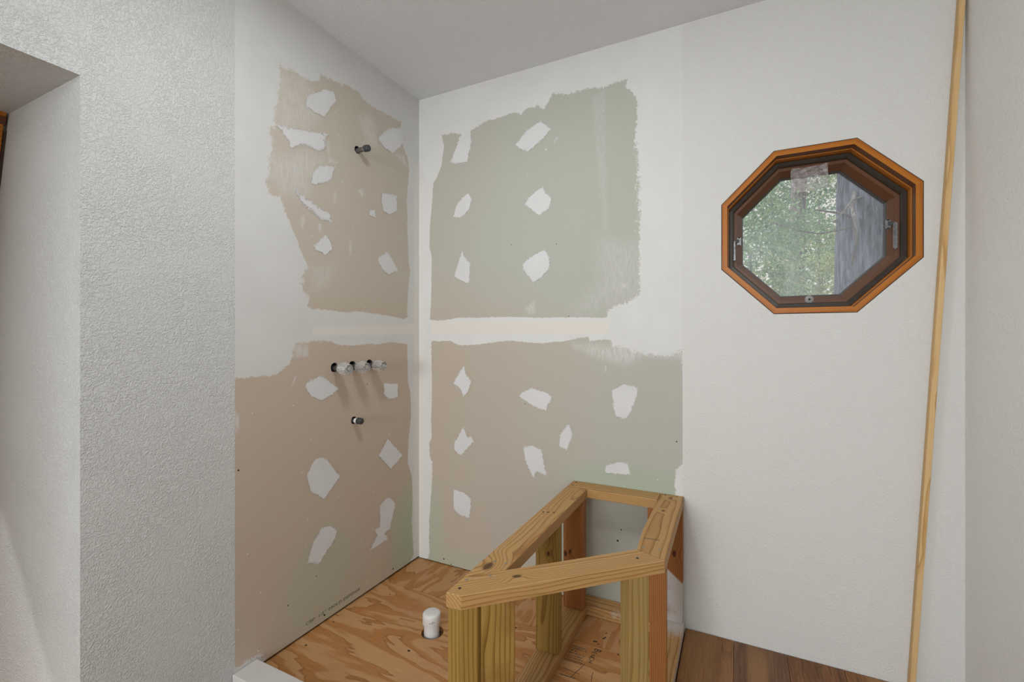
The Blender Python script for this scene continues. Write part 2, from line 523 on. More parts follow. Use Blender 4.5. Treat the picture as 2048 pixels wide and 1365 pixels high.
def tube(name, pts, radii, mat, parent=None, seg=8):
    bm = bmesh.new()
    rings = []
    for i, p in enumerate(pts):
        p = Vector(p)
        d = (Vector(pts[min(i + 1, len(pts) - 1)]) - Vector(pts[max(i - 1, 0)])).normalized()
        a = d.orthogonal().normalized() if abs(d.z) < 0.9 else Vector((1, 0, 0)).cross(d).normalized()
        if i and rings: a = (pa - d * pa.dot(d)).normalized()
        pa = a
        b = d.cross(a)
        rings.append([bm.verts.new(p + (a * math.cos(2 * math.pi * j / seg) + b * math.sin(2 * math.pi * j / seg)) * radii[i]) for j in range(seg)])
    for A, B in zip(rings[:-1], rings[1:]):
        for j in range(seg):
            bm.faces.new((A[j], A[(j + 1) % seg], B[(j + 1) % seg], B[j]))
    bm.faces.new(rings[0][::-1]); bm.faces.new(rings[-1])
    return link(name, bm_mesh(bm, name, True), mat, parent)

def text(name, body, size, mw, mat, parent, sx=1.0):
    cu = bpy.data.curves.new(name, 'FONT')
    cu.body = body; cu.size = size; cu.extrude = 0.0001
    cu.resolution_u = 2
    tmp = bpy.data.objects.new('tmp', cu)
    COL.objects.link(tmp)
    dg = bpy.context.evaluated_depsgraph_get()
    me = bpy.data.meshes.new_from_object(tmp.evaluated_get(dg))
    bpy.data.objects.remove(tmp)
    me.transform(Matrix.Diagonal((sx, 1, 1, 1)))
    me.name = name
    return link(name, me, mat, parent, mw)

# ------------------------------------------------------------------ traced wall data (metres on the wall planes)
B1U = [(-0.825,2.1806,9),(-0.7787,2.1881,9),(-0.7466,2.1944,9),(-0.7134,2.1902,9),(-0.6791,2.1969,9),(-0.6525,2.214,9),(-0.6344,2.2457,9),(-0.5972,2.2497,9),(-0.5587,2.2578,9),(-0.5239,2.2558,9),(-0.5137,2.2727,9),(-0.4773,2.2709,9),(-0.4343,2.2758,5),(-0.4009,2.2546,5),(-0.3311,2.2489,5),(-0.2569,2.2561,5),(-0.1914,2.2579,5),(-0.1435,2.262,5),(-0.1574,2.2267,5),(-0.1295,2.1452,5),(-0.0937,2.1022,5),(-0.0821,2.0401,2.5),(-0.0908,1.9711,2.5),(-0.101,1.874,2.5),(-0.0937,1.7817,2.5),(-0.0975,1.754,2.5),(-0.0916,1.6547,2.5),(-0.0856,1.5628,2.5),(-0.0736,1.5257,2.5),(-0.0856,1.4465,2.5),(-0.0951,1.3528,2.5),(-0.0975,1.2909,2.5),(-0.0856,1.2837,2.5),(-0.121,1.2684,2.5),(-0.243,1.2804,4),(-0.3444,1.2863,4),(-0.4377,1.2917,4),(-0.5073,1.2814,4),(-0.5962,1.2862,4),(-0.6854,1.2872,4),(-0.7065,1.2977,4),(-0.6925,1.3225,12),(-0.7204,1.3556,12),(-0.7272,1.3901,12),(-0.7135,1.4388,12),(-0.6995,1.4526,3),(-0.734,1.5119,3),(-0.7542,1.5604,3),(-0.7804,1.6008,3),(-0.7708,1.5879,6),(-0.8022,1.6498,6),(-0.825,1.6984,11),(-0.8691,1.6926,11),(-0.8763,1.7302,11),(-0.8655,1.7667,11),(-0.8583,1.8358,11),(-0.851,1.8987,11),(-0.8691,1.938,11),(-0.8399,1.9435,11),(-0.8399,1.9839,11),(-0.8288,2.0701,11),(-0.8212,2.135,11)]
B1L = [(-0.7608,1.1503,9),(-0.6638,1.1585,9),(-0.5806,1.1549,3),(-0.5486,1.142,3),(-0.4555,1.1375,3),(-0.3444,1.1465,3),(-0.3346,1.1394,3),(-0.2109,1.1527,3),(-0.0975,1.1404,3),(-0.0951,1.0593,2.5),(-0.0916,0.9431,2.5),(-0.0736,0.9026,2.5),(-0.0675,0.8239,2.5),(-0.0688,0.7471,3),(-0.0873,0.6508,3),(-0.0919,0.5229,3),(-0.0611,0.4552,3),(-0.0532,0.3224,3),(-0.0611,0.2247,3),(-0.0532,0.1214,3),(-0.0454,0.0376,3),(-0.0688,0.0126,3),(-0.1,-0.02,3),(-0.86,-0.02,10),(-0.9,0.045,12),(-0.95,0.05,14),(-1.02,0.06,10),(-1.03,0.5,6),(-1.03,0.9,6),(-0.9932,1.0332,4),(-0.9016,1.034,6),(-0.8369,1.0348,6),(-0.8246,1.0506,6),(-0.79,1.0655,6),(-0.7706,1.0988,6)]
B2U = [(0.1452,2.2255,5),(0.1803,2.2226,5),(0.22,2.223,5),(0.2687,2.2033,5),(0.3213,2.2106,5),(0.3727,2.2282,5),(0.4187,2.2424,5),(0.4993,2.2448,5),(0.5602,2.2508,5),(0.6028,2.2337,5),(0.6281,2.2586,5),(0.6695,2.2493,5),(0.6859,2.2681,5),(0.694,2.2475,5),(0.7183,2.2308,5),(0.7423,2.2662,8),(0.7622,2.2949,8),(0.8284,2.2753,8),(0.9114,2.2769,8),(1.0057,2.2644,8),(1.0269,2.2697,8),(1.1016,2.273,5),(1.0928,2.243,5),(1.1233,2.2116,5),(1.1401,2.1803,5),(1.1421,2.1051,5),(1.1334,2.0049,14),(1.1467,1.9344,14),(1.1467,1.8326,14),(1.1501,1.6964,14),(1.1513,1.6265,10),(1.1513,1.4724,10),(1.1513,1.3569,10),(1.0939,1.3204,9),(1.0429,1.3103,9),(1.015,1.2834,2.5),(1.015,1.2595,2.5),(0.8482,1.2646,2.5),(0.6683,1.2667,2.5),(0.524,1.2741,2.5),(0.3706,1.2728,2.5),(0.2409,1.2755,2.5),(0.1962,1.267,2.5),(0.116,1.2637,2.5),(0.0691,1.2694,2.5),(0.0786,1.3558,2.5),(0.0809,1.5,2.5),(0.0833,1.5961,2.5),(0.0691,1.6454,2.5),(0.0691,1.7418,2.5),(0.0765,1.8112,3),(0.0838,1.8696,3),(0.0941,1.9865,3),(0.1095,2.001,3),(0.1452,2.0707,3),(0.1603,2.1683,3)]
B2L = [(0.0809,1.1585,3),(0.1276,1.1538,3),(0.1962,1.1587,3),(0.252,1.1355,3),(0.3494,1.138,3),(0.4536,1.1502,3),(0.5339,1.1593,3),(0.5827,1.155,3),(0.7146,1.1469,3),(0.8308,1.1598,3),(0.891,1.1722,3),(0.9289,1.1762,3),(0.9373,1.156,3),(0.9744,1.1625,3),(1.031,1.1642,3),(1.039,1.1325,12),(1.0784,1.1329,12),(1.1247,1.1138,12),(1.1701,1.1029,12),(1.2653,1.0968,12),(1.3232,1.1163,12),(1.335,0.9,2),(1.335,0.68,3),(1.296,0.6336,5),(1.2927,0.5778,5),(1.296,0.4882,5),(1.29,-0.02,5),(0.02,-0.02,4),(0.0603,0.0123,4),(0.068,0.0453,4),(0.0647,0.1164,4),(0.068,0.2247,4),(0.079,0.3609,4),(0.0867,0.4515,4),(0.0845,0.5227,4),(0.0868,0.5098,3),(0.0691,0.5559,3),(0.0668,0.6135,3),(0.0833,0.6537,3),(0.0786,0.7302,3),(0.0833,0.8748,3),(0.0809,1.0671,3)]
P1 = [([(-0.7007,2.1316),(-0.6525,2.1658),(-0.616,2.1986),(-0.5972,2.1964),(-0.5733,2.2081),(-0.5607,2.1755),(-0.5925,2.1263),(-0.6206,2.0834),(-0.6703,2.0764),(-0.7092,2.0843),(-0.7117,2.1011)],2.5,1.0),([(-0.831,1.9574),(-0.7049,1.9908),(-0.6067,2.0138),(-0.6206,1.9818),(-0.616,1.961),(-0.6435,1.9245),(-0.6878,1.9338),(-0.7218,1.928),(-0.7787,1.8923),(-0.7866,1.9171),(-0.8098,1.9355)],5,1.0),([(-0.648,1.8693),(-0.5636,1.8942),(-0.5877,1.8302),(-0.6525,1.7951),(-0.6878,1.7844),(-0.6791,1.8273)],3,1.0),([(-0.2759,2.1556),(-0.218,2.2015),(-0.1505,2.2249),(-0.1295,2.2103),(-0.1295,2.1731),(-0.1505,2.1373),(-0.2048,2.0824),(-0.2696,2.0878),(-0.3068,2.1084),(-0.3007,2.1325)],3,1.0),([(-0.2821,1.8687),(-0.1779,1.8805),(-0.1779,1.803),(-0.2311,1.7762),(-0.2759,1.7828),(-0.2884,1.8233)],3,1.0),([(-0.7548,1.7393),(-0.7049,1.7178),(-0.6525,1.7025),(-0.5972,1.6902),(-0.583,1.6592),(-0.6344,1.6548),(-0.6964,1.6838),(-0.7384,1.7015)],6,1.0),([(-0.3665,1.7599),(-0.3311,1.7689),(-0.3251,1.736),(-0.3665,1.7388)],3,1.0),([(-0.6116,1.5983),(-0.5923,1.5741),(-0.5806,1.5449),(-0.6154,1.514),(-0.6638,1.5272),(-0.6761,1.54)],3,1.0),([(-0.2451,1.5898),(-0.169,1.509),(-0.2055,1.4945),(-0.2324,1.4785),(-0.2795,1.4977),(-0.3099,1.5362),(-0.3099,1.5539)],3,1.0),([(-0.6381,1.0176),(-0.5486,0.9568),(-0.5647,0.9425),(-0.6381,0.9154),(-0.6925,0.947),(-0.7169,0.9792),(-0.703,0.9956)],3,1.0),([(-0.2743,0.953),(-0.169,0.9422),(-0.1724,0.8751),(-0.2324,0.8747),(-0.2795,0.9018),(-0.264,0.9218)],3,1.0),([(-0.2428,0.6815),(-0.1324,0.5768),(-0.2223,0.5287),(-0.3061,0.6166)],2.5,1.0),([(-0.6685,0.6843),(-0.6403,0.6855),(-0.6113,0.6708),(-0.5383,0.5812),(-0.6211,0.5095),(-0.6869,0.5586),(-0.7067,0.629)],2.5,1.0),([(-0.6307,0.3961),(-0.5916,0.3896),(-0.556,0.3562),(-0.5663,0.3235),(-0.6498,0.2535),(-0.6777,0.2736),(-0.7049,0.2795),(-0.6777,0.3521)],3,1.0),([(-0.2563,0.3963),(-0.2154,0.3835),(-0.1874,0.346),(-0.2292,0.2376),(-0.2696,0.2343),(-0.2428,0.196),(-0.365,0.1883),(-0.3151,0.2427),(-0.3341,0.277),(-0.2958,0.2717),(-0.3022,0.3743)],3,1.0)]
S1 = [([(-0.825,2.167),(-0.7049,2.1874),(-0.6344,2.1335),(-0.6525,2.0657),(-0.6964,2.0031),(-0.8022,1.9661),(-0.8362,1.9855)],30,0.42),([(-0.4343,2.161),(-0.3665,2.2075),(-0.319,2.1596),(-0.319,2.0735),(-0.3781,2.0679)],20,0.5),([(-0.7787,1.8367),(-0.7507,1.8464),(-0.7302,1.8036),(-0.7466,1.7771),(-0.7708,1.7905)],10,0.6),([(-0.8583,1.8291),(-0.7049,1.9056),(-0.616,1.9081),(-0.6964,1.7854),(-0.6964,1.7419),(-0.8098,1.7095),(-0.8655,1.7601)],40,0.45),([(-0.7302,1.6466),(-0.7134,1.6543),(-0.7218,1.5985),(-0.7318,1.5999)],6,0.6),([(-0.6525,1.6358),(-0.6362,1.6395),(-0.6362,1.6058),(-0.648,1.6033)],6,0.6),([(-0.4343,1.833),(-0.4009,1.8511),(-0.4065,1.812),(-0.4233,1.8197)],6,0.7),([(-0.6113,1.9854),(-0.5925,1.9927),(-0.5925,1.9241),(-0.5489,1.9163),(-0.5972,1.8995)],8,0.5),([(-0.1914,2.0855),(-0.1224,2.1013),(-0.0937,2.0457),(-0.1505,2.0635)],8,0.6),([(-0.5714,1.7852),(-0.5587,1.7889),(-0.5626,1.7374),(-0.5714,1.739)],5,0.5),([(-0.7608,1.1503),(-0.6995,1.1438),(-0.696,1.0962),(-0.7706,1.096)],8,0.55),([(-0.7588,1.0246),(-0.7542,1.0231),(-0.7641,0.9894),(-0.7739,0.9874)],3,0.8),([(-0.6925,1.4477),(-0.5647,1.478),(-0.5962,1.3923),(-0.6854,1.341)],40,0.3),([(-0.4877,1.6008),(-0.473,1.6003),(-0.4791,1.5365),(-0.486,1.5387)],5,0.6),([(-0.9932,0.9293),(-0.9736,0.9009),(-0.9777,0.858),(-0.9932,0.8431)],8,0.6)]
P2 = [([(0.2542,2.1874),(0.2783,2.2112),(0.3213,2.2106),(0.326,2.1531),(0.3023,2.0603),(0.2493,2.0612),(0.1973,2.0702),(0.2298,2.1304)],3,1.0),([(0.7022,2.1797),(0.7543,2.1301),(0.69,2.0795),(0.6364,2.0495),(0.5859,2.0764),(0.5731,2.0941),(0.6281,2.1483)],2.5,1.0),([(0.307,1.9013),(0.3279,1.87),(0.3118,1.8155),(0.2687,1.7842),(0.2151,1.7881),(0.2396,1.8493),(0.2735,1.8816)],2.5,1.0),([(0.7143,1.8732),(0.7263,1.8416),(0.7582,1.8148),(0.7423,1.7687),(0.694,1.7426),(0.6197,1.8034),(0.653,1.8407)],2.5,1.0),([(0.2761,1.6178),(0.2794,1.5897),(0.3195,1.5451),(0.312,1.4535),(0.2957,1.448),(0.2242,1.4837),(0.2464,1.5504)],2.5,1.0),([(0.7219,1.5808),(0.7464,1.5432),(0.7464,1.4927),(0.7054,1.453),(0.6637,1.4315),(0.6116,1.4976),(0.6116,1.5236),(0.659,1.5545)],2.5,1.0),([(0.2827,1.0292),(0.2957,0.988),(0.3259,0.9523),(0.3066,0.9008),(0.2794,0.8763),(0.263,0.9125),(0.2209,0.9386),(0.2409,0.9768)],2.5,1.0),([(0.659,0.9363),(0.7283,0.9185),(0.7582,0.9016),(0.7283,0.8356),(0.6683,0.8511),(0.5924,0.8939),(0.6116,0.9167)],2.5,1.0),([(1.0429,0.9509),(1.0901,0.9743),(1.1438,0.9636),(1.1362,0.9091),(1.1171,0.8614),(1.0978,0.8264),(1.0509,0.833),(1.039,0.8954),(1.035,0.9386)],2.5,1.0),([(0.2794,0.7206),(0.2957,0.6878),(0.3066,0.6658),(0.3227,0.6812),(0.3388,0.6552),(0.263,0.5733),(0.2242,0.6016),(0.2242,0.6344)],2.5,1.0),([(0.8395,0.7839),(0.8585,0.7402),(0.8308,0.6648),(0.793,0.6799),(0.7974,0.7304)],2.5,1.0),([(0.6116,0.6522),(0.6496,0.6666),(0.7054,0.6537),(0.731,0.5338),(0.6823,0.5529),(0.6683,0.5169),(0.6307,0.5765)],2.5,1.0),([(1.0069,0.6147),(1.0627,0.6389),(1.1017,0.6381),(1.1156,0.5893),(1.0069,0.5844)],2.5,1.0),([(0.2209,0.3953),(0.2846,0.3918),(0.3248,0.3637),(0.3148,0.2679),(0.2642,0.272),(0.2209,0.2951)],2.5,1.0)]
S2 = [([(0.8568,1.141),(1.039,1.1444),(1.3183,1.1459),(1.3183,1.0903),(1.1701,1.0952),(1.0939,1.0549),(0.9744,1.0839),(0.8654,1.1311)],25,0.5),([(0.9744,1.5973),(1.1551,1.5799),(1.1551,1.349),(1.0548,1.3217),(0.891,1.2866),(0.8654,1.2955),(0.9744,1.4047)],60,0.28),([(1.0706,1.4075),(1.1017,1.4058),(1.0978,1.3826),(1.0706,1.3879)],6,0.6),([(1.0029,1.0486),(1.0085,1.0527),(1.011,1.0249),(1.0053,1.0287)],3,0.8),([(0.6212,1.3109),(0.6683,1.3438),(0.673,1.288),(0.6401,1.2845)],10,0.4),([(0.9481,2.2325),(1.0057,2.2539),(1.0128,1.6433),(0.9986,1.6448)],12,0.18),([(0.7819,2.0913),(0.7897,2.0861),(0.7701,2.0641),(0.7661,2.0723)],4,0.6),([(0.7223,2.0472),(0.7344,2.0464),(0.7263,2.0353)],3,0.8)]
T1 = [([(-0.6787,1.214),(-0.0007,1.248),(-0.0007,1.1947),(-0.6787,1.18)],6,0.9),([(-0.0425,2.0812),(-0.0007,2.0955),(-0.0007,0.0299),(-0.0425,0.0475)],5,0.8)]
T2 = [([(0.0778,1.26),(1.0224,1.2482),(1.0224,1.1918),(0.0778,1.1943)],5,1.0),([(-0.0006,2.0159),(0.0324,2.0108),(0.0324,0.0364),(-0.0006,0.0295)],5,0.8)]


H = 2.44
SEAM_Y = -0.992       # end of the bare shower wall on the left wall
SEAM_X = 1.3226       # end of the bare shower wall on the back wall
RX = 2.175            # right wall
REC_Y, REC_Y2, REC_Z, REC_X = -1.396, -2.75, 1.85, -0.473
REAR = -6.5

# ------------------------------------------------------------------ floor
floor = boxes('floor', [(-1.3, RX + 0.14, REAR - 0.14, 0.14, -0.25, -0.019)], M['siding'])
struct(floor)
PIPE = (0.431, -0.473)
SPLIT = -0.262
def to_floor(z): return lambda x, y: (x, y, z)
sheet('plywood_sheet', [(-0.012, SPLIT - 0.001), (-0.012, -1.003), (1.331, -1.003), (1.331, SPLIT - 0.001)], [circle(PIPE[0] + 0.004, PIPE[1], 0.044, 28)], to_floor(0), (0, 0, -0.019), M['ply_front'], floor)
sheet('plywood_sheet', [(-0.012, 0.012), (-0.012, SPLIT + 0.001), (1.331, SPLIT + 0.001), (1.331, 0.012)], [], to_floor(-0.0008), (0, 0, -0.018), M['ply_back'], floor)
# small dents, nail holes and knots on the plywood
def disc(name, x, y, z, r, mat, parent, sq=1.0, ang=0.0, thick=0.0006):
    bm = bmesh.new()
    vs = [bm.verts.new((x + r * (math.cos(t) * math.cos(ang) - sq * math.sin(t) * math.sin(ang)), y + r * (math.cos(t) * math.sin(ang) + sq * math.sin(t) * math.cos(ang)), z)) for t in [2 * math.pi * i / 10 for i in range(10)]]
    f = bm.faces.new(vs)
    r_ = bmesh.ops.extrude_face_region(bm, geom=[f])
    bmesh.ops.translate(bm, vec=(0, 0, thick), verts=[g for g in r_['geom'] if isinstance(g, bmesh.types.BMVert)])
    return link(name, bm_mesh(bm, name), mat, parent)
fsheet = bpy.data.objects['plywood_sheet']; bsheet = bpy.data.objects['plywood_sheet.001']
for (x, y, r, s, a) in [(1.03, -0.238, 0.009, 0.45, 0.2), (1.056, -0.203, 0.011, 0.3, 1.1), (1.055, -0.17, 0.007, 0.25, 1.3)]:
    disc('knot_void', x, y, -0.0008, r, M['plug'], bsheet, s, a, 0.0005)
for (x, y, r) in [(1.126, -0.26 - 0.012, 0.004), (1.045, -0.247, 0.0035), (0.05, -0.75, 0.005), (0.03, -0.60, 0.004), (0.10, -0.34, 0.003), (0.06, -0.42, 0.003), (0.72, -0.30, 0.004), (0.42, -0.60, 0.006)]:
    sh = bsheet if y > SPLIT else fsheet
    disc('nail_hole', x, y, 0.0 if sh is fsheet else -0.0008, r, M['plug'], sh, 0.8, 0.0, 0.0005)

# vinyl planks outside the shower
rows = []
xs = [RX - 0.001]
edges = [2.029, 1.856, 1.683, 1.509, 1.335]
cols = [(1.335, 1.509), (1.509, 1.683), (1.683, 1.856), (1.856, 2.029), (2.029, RX - 0.004)]
ci = 0
for i, (a, b) in enumerate(cols):
    y = 0.0 - 0.003
    lens = [[1.05] + [1.2] * 5, [0.42] + [1.2] * 6, [0.78] + [1.2] * 5, [0.25] + [1.2] * 6, [0.6] + [1.2] * 5][i]
    for j, L in enumerate(lens):
        y2 = max(y - L, REAR + 0.003)
        prism('plank', rect(a + 0.0006, b - 0.0006, y2 + 0.0006, y - 0.0006), -0.019, 0.004, VIN[(i + j * 2 + (i // 2)) % 4], floor, (1, 0, 0), 0.0008)
        y = y2
        if y <= REAR + 0.01: break
x = 1.335
k = 0
while x > 0.01:
    a = max(x - 0.1737, 0.003)
    y = -1.006; j = 0
    for L in ([0.7] + [1.2] * 4, [1.1] + [1.2] * 4, [0.4] + [1.2] * 5)[k % 3]:
        y2 = max(y - L, REAR + 0.003)
        prism('plank', rect(a + 0.0006, x - 0.0006, y2 + 0.0006, y - 0.0006), -0.019, 0.004, VIN[(k + j) % 4], floor, (1, 0, 0), 0.0008)
        y = y2; j += 1
        if y <= REAR + 0.01: break
    x = a; k += 1
    if a <= 0.0031: break
# alcove floor slab
boxes('alcove_floor_board', [(-1.04, -0.001, REC_Y2 + 0.002, REC_Y - 0.002, -0.019, 0.004)], VIN[2], floor)

# ------------------------------------------------------------------ ceiling
ceil = boxes('ceiling', [(-1.3, RX + 0.14, REAR - 0.14, 0.14, H, H + 0.12)], M['ceiling'])
struct(ceil)

# ------------------------------------------------------------------ left wall (plane x = 0)
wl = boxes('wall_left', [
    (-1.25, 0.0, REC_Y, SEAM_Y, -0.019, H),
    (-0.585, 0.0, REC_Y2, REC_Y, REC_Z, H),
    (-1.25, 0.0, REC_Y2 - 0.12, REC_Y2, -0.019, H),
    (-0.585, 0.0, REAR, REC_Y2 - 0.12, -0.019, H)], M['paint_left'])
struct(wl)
HOLES = [(-0.439, 2.013, 0.0165), (-0.568, 1.047, 0.0195), (-0.468, 1.050, 0.0195), (-0.365, 1.052, 0.0195), (-0.459, 0.807, 0.0165)]
def on_left(a, z): return (0.0, a, z)
def on_back(a, z): return (a, 0.0, z)
boxes('wall_backing', [(-0.14, -0.11, SEAM_Y, 0.0, -0.019, H), (-0.11, -0.0135, SEAM_Y, 0.0, -0.019, 0.02), (-0.0142, -0.013, SEAM_Y, -0.62, 0.02, H), (-0.0142, -0.013, -0.33, 0.0, 0.02, H)], M['dark_cavity'], wl)

# ------------------------------------------------------------------ back wall (plane y = 0) with the octagonal opening
OCX, OCZ = 1.769, 1.564
def octagon(flat, cx=OCX, cz=OCZ):
    R = flat / 2 / math.cos(math.pi / 8)
    return [(cx + R * math.cos(math.pi / 8 + i * math.pi / 4), cz + R * math.sin(math.pi / 8 + i * math.pi / 4)) for i in range(8)]
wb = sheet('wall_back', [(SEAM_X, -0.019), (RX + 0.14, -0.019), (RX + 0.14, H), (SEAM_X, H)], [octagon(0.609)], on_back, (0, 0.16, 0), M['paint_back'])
struct(wb)
boxes('wall_backing', [(-0.14, SEAM_X, 0.13, 0.16, -0.019, H), (-0.14, SEAM_X, 0.0132, 0.015, -0.019, H)], M['dark_cavity'], wb)
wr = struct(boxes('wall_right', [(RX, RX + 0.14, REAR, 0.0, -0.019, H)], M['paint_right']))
wrear = struct(boxes('wall_rear', [(-0.585, 0.12, REAR - 0.14, REAR, -0.019, H), (1.58, RX + 0.14, REAR - 0.14, REAR, -0.019, H), (0.12, 1.58, REAR - 0.14, REAR, -0.019, 0.87), (0.12, 1.58, REAR - 0.14, REAR, 2.23, H)], M['paint_right']))
# alcove end wall with its opening
def XS(z): return -1.0524 + 0.312 * z       # the alcove's end wall leans outwards towards the floor
def slope_slabs(name, lst, mat, parent=None):
    bm = bmesh.new()
    for (y0, y1, z0, z1, o0, o1) in lst:
        v = [bm.verts.new((XS(z) + o, y, z)) for o in (o0, o1) for y, z in ((y0, z0), (y1, z0), (y1, z1), (y0, z1))]
        for f in ((0, 3, 2, 1), (4, 5, 6, 7), (0, 1, 5, 4), (1, 2, 6, 5), (2, 3, 7, 6), (3, 0, 4, 7)):
            bm.faces.new([v[i] for i in f])
    return link(name, bm_mesh(bm, name), mat, parent)
wal = struct(slope_slabs('wall_alcove', [(REC_Y2, REC_Y, -0.019, 0.10, -0.1, 0), (REC_Y2, REC_Y, 1.80, REC_Z + 0.02, -0.1, 0), (REC_Y2, REC_Y2 + 0.12, 0.10, 1.80, -0.1, 0)], M['paint_left']))

# ------------------------------------------------------------------ joint compound
def polysdf(P, poly, feath):
    """distance to the polygon normalised by local feather; positive inside"""
    best = np.full(len(P), 1e9); bf = np.full(len(P), 1.0)
    ins = np.zeros(len(P), bool)
    A = np.array(poly); B = np.roll(A, -1, 0)
    for i in range(len(A)):
        a, b = A[i], B[i]
        d = b - a; L2 = max(d @ d, 1e-12)
        t = np.clip(((P - a) @ d) / L2, 0, 1)
        q = P - (a + t[:, None] * d)
        dist = np.sqrt((q * q).sum(1))
        m = dist < best
        best[m] = dist[m]; bf[m] = feath[i]
        if a[1] != b[1]:
            cr = ((a[1] > P[:, 1]) != (b[1] > P[:, 1])) & (P[:, 0] < (b[0] - a[0]) * (P[:, 1] - a[1]) / (b[1] - a[1]) + a[0])
            ins ^= cr
    return np.where(ins, best, -best) / bf

def coat(name, side, bounds, step, fn, mat, parent, off, opa=1.0):
    a0, a1, z0, z1 = bounds
    na = max(2, int((a1 - a0) / step) + 1); nz = max(2, int((z1 - z0) / step) + 1)
    ga, gz = np.meshgrid(np.linspace(a0, a1, na), np.linspace(z0, z1, nz))
    P = np.stack([ga.ravel(), gz.ravel()], 1)
    c = np.clip(fn(P), -4, 4)
    idx = np.arange(na * nz).reshape(nz, na)
    q = np.stack([idx[:-1, :-1], idx[:-1, 1:], idx[1:, 1:], idx[1:, :-1]], -1).reshape(-1, 4)
    q = q[(c[q] > -2.2).any(1)]
    if side == 'B':
        V = np.stack([P[:, 0], np.full(len(P), -off), P[:, 1]], 1)
    else:
        V = np.stack([np.full(len(P), off), P[:, 0], P[:, 1]], 1)
    used = np.unique(q); mp = np.full(len(P), -1); mp[used] = np.arange(len(used))
    V = V[used]; c = c[used]; q = mp[q]
    me = bpy.data.meshes.new(name)
    me.vertices.add(len(V)); me.vertices.foreach_set('co', V.astype(np.float32).ravel())
    me.loops.add(q.size); me.loops.foreach_set('vertex_index', q.astype(np.int32).ravel())
    me.polygons.add(len(q)); me.polygons.foreach_set('loop_start', np.arange(0, q.size, 4, dtype=np.int32))
    me.update(calc_edges=True)
    at = me.attributes.new('cov', 'FLOAT', 'POINT'); at.data.foreach_set('value', c.astype(np.float32))
    at = me.attributes.new('opa', 'FLOAT', 'POINT'); at.data.foreach_set('value', np.full(len(V), opa, np.float32))
    return link(name, me, mat, parent)

def split(b):
    return [(p[0], p[1]) for p in b], [p[2] * 1e-3 for p in b]
def skim_fn(bares):
    L = [split(b) for b in bares]
    def fn(P):
        r = np.full(len(P), 9.0)
        for poly, f in L:
            r = np.minimum(r, -polysdf(P, poly, f))
        return r
    return fn

def soft(P, lst):
    r = np.zeros(len(P))
    for poly, f, op in lst:
        A = np.array(poly); m = f * 1.2e-3
        k_ = (P[:, 0] > A[:, 0].min() - m) & (P[:, 0] < A[:, 0].max() + m) & (P[:, 1] > A[:, 1].min() - m) & (P[:, 1] < A[:, 1].max() + m)
        if not k_.any(): continue
        t = np.clip(polysdf(P[k_], poly, [f * 1e-3] * len(poly)) * 0.5 + 0.5, 0, 1)
        r[k_] = np.maximum(r[k_], op * t * t * (3 - 2 * t))
    return r

def drywall_sheet(side, bounds, holes, bares, smears, tapes, mat, parent, step=0.005):
    a0, a1, z0, z1 = bounds
    na = int((a1 - a0) / step) + 1; nz = int((z1 - z0) / step) + 1
    ga, gz = np.meshgrid(np.linspace(a0, a1, na), np.linspace(z0, z1, nz))
    P = np.stack([ga.ravel(), gz.ravel()], 1)
    idx = np.arange(na * nz).reshape(nz, na)
    q = np.stack([idx[:-1, :-1], idx[:-1, 1:], idx[1:, 1:], idx[1:, :-1]], -1).reshape(-1, 4)
    for (ha, hz, r) in holes:
        cen = P[q].mean(1)
        q = q[np.hypot(cen[:, 0] - ha, cen[:, 1] - hz) > r]
        dv = P - (ha, hz); dd = np.hypot(dv[:, 0], dv[:, 1])
        near = dd < r + step * 0.45
        P[near] = np.array((ha, hz)) + dv[near] / np.maximum(dd[near], 1e-9)[:, None] * r
    c = np.clip(skim_fn(bares)(P), -6, 6)
    sm = soft(P, smears); tp = soft(P, tapes)
    V = np.stack([P[:, 0], np.zeros(len(P)), P[:, 1]], 1) if side == 'B' else np.stack([np.zeros(len(P)), P[:, 0], P[:, 1]], 1)
    used = np.unique(q); mp = np.full(len(P), -1); mp[used] = np.arange(len(used))
    q = mp[q]
    me = bpy.data.meshes.new('drywall_sheet')
    me.vertices.add(len(used)); me.vertices.foreach_set('co', V[used].astype(np.float32).ravel())
    me.loops.add(q.size); me.loops.foreach_set('vertex_index', q.astype(np.int32).ravel())
    me.polygons.add(len(q)); me.polygons.foreach_set('loop_start', np.arange(0, q.size, 4, dtype=np.int32))
    me.update(calc_edges=True)
    for nm, ar_ in (('cov', c), ('smear', sm), ('tape', tp)):
        at = me.attributes.new(nm, 'FLOAT', 'POINT'); at.data.foreach_set('value', ar_[used].astype(np.float32))
    o = link('drywall_sheet', me, mat, parent)
    core = sheet('gypsum_core', [(a0, z0), (a1, z0), (a1, z1), (a0, z1)], [circle(*h) for h in holes],
                 (lambda a, z: (-0.0004, a, z)) if side == 'L' else (lambda a, z: (a, 0.0004, z)), (-0.0123, 0, 0) if side == 'L' else (0, 0.0123, 0), M['gypsum'], o)
    return o
M['gypsum'] = plain('gypsum_core_dark', (0.10, 0.09, 0.08), 0.9)
def widen(b, k_): return [(p[0], p[1], p[2] * k_) for p in b]
B1 = [widen(B1U, 1.25), widen(B1L, 1.25)]; B2 = [widen(B2U, 1.25), widen(B2L, 1.25)]
drywall_sheet('L', (SEAM_Y, -0.0, 1.2189, H), HOLES[:1], B1, S1, T1, M['dry_left'], wl)
drywall_sheet('L', (SEAM_Y, -0.0, 0.010, 1.2189), HOLES[1:], B1, S1, T1, M['dry_left'], wl)
drywall_sheet('B', (0.0, SEAM_X, 1.2189, H), [], B2, S2, T2, M['dry_back'], wb)
drywall_sheet('B', (0.0, SEAM_X, 0.004, 1.2189), [], B2, S2, T2, M['dry_back'], wb)
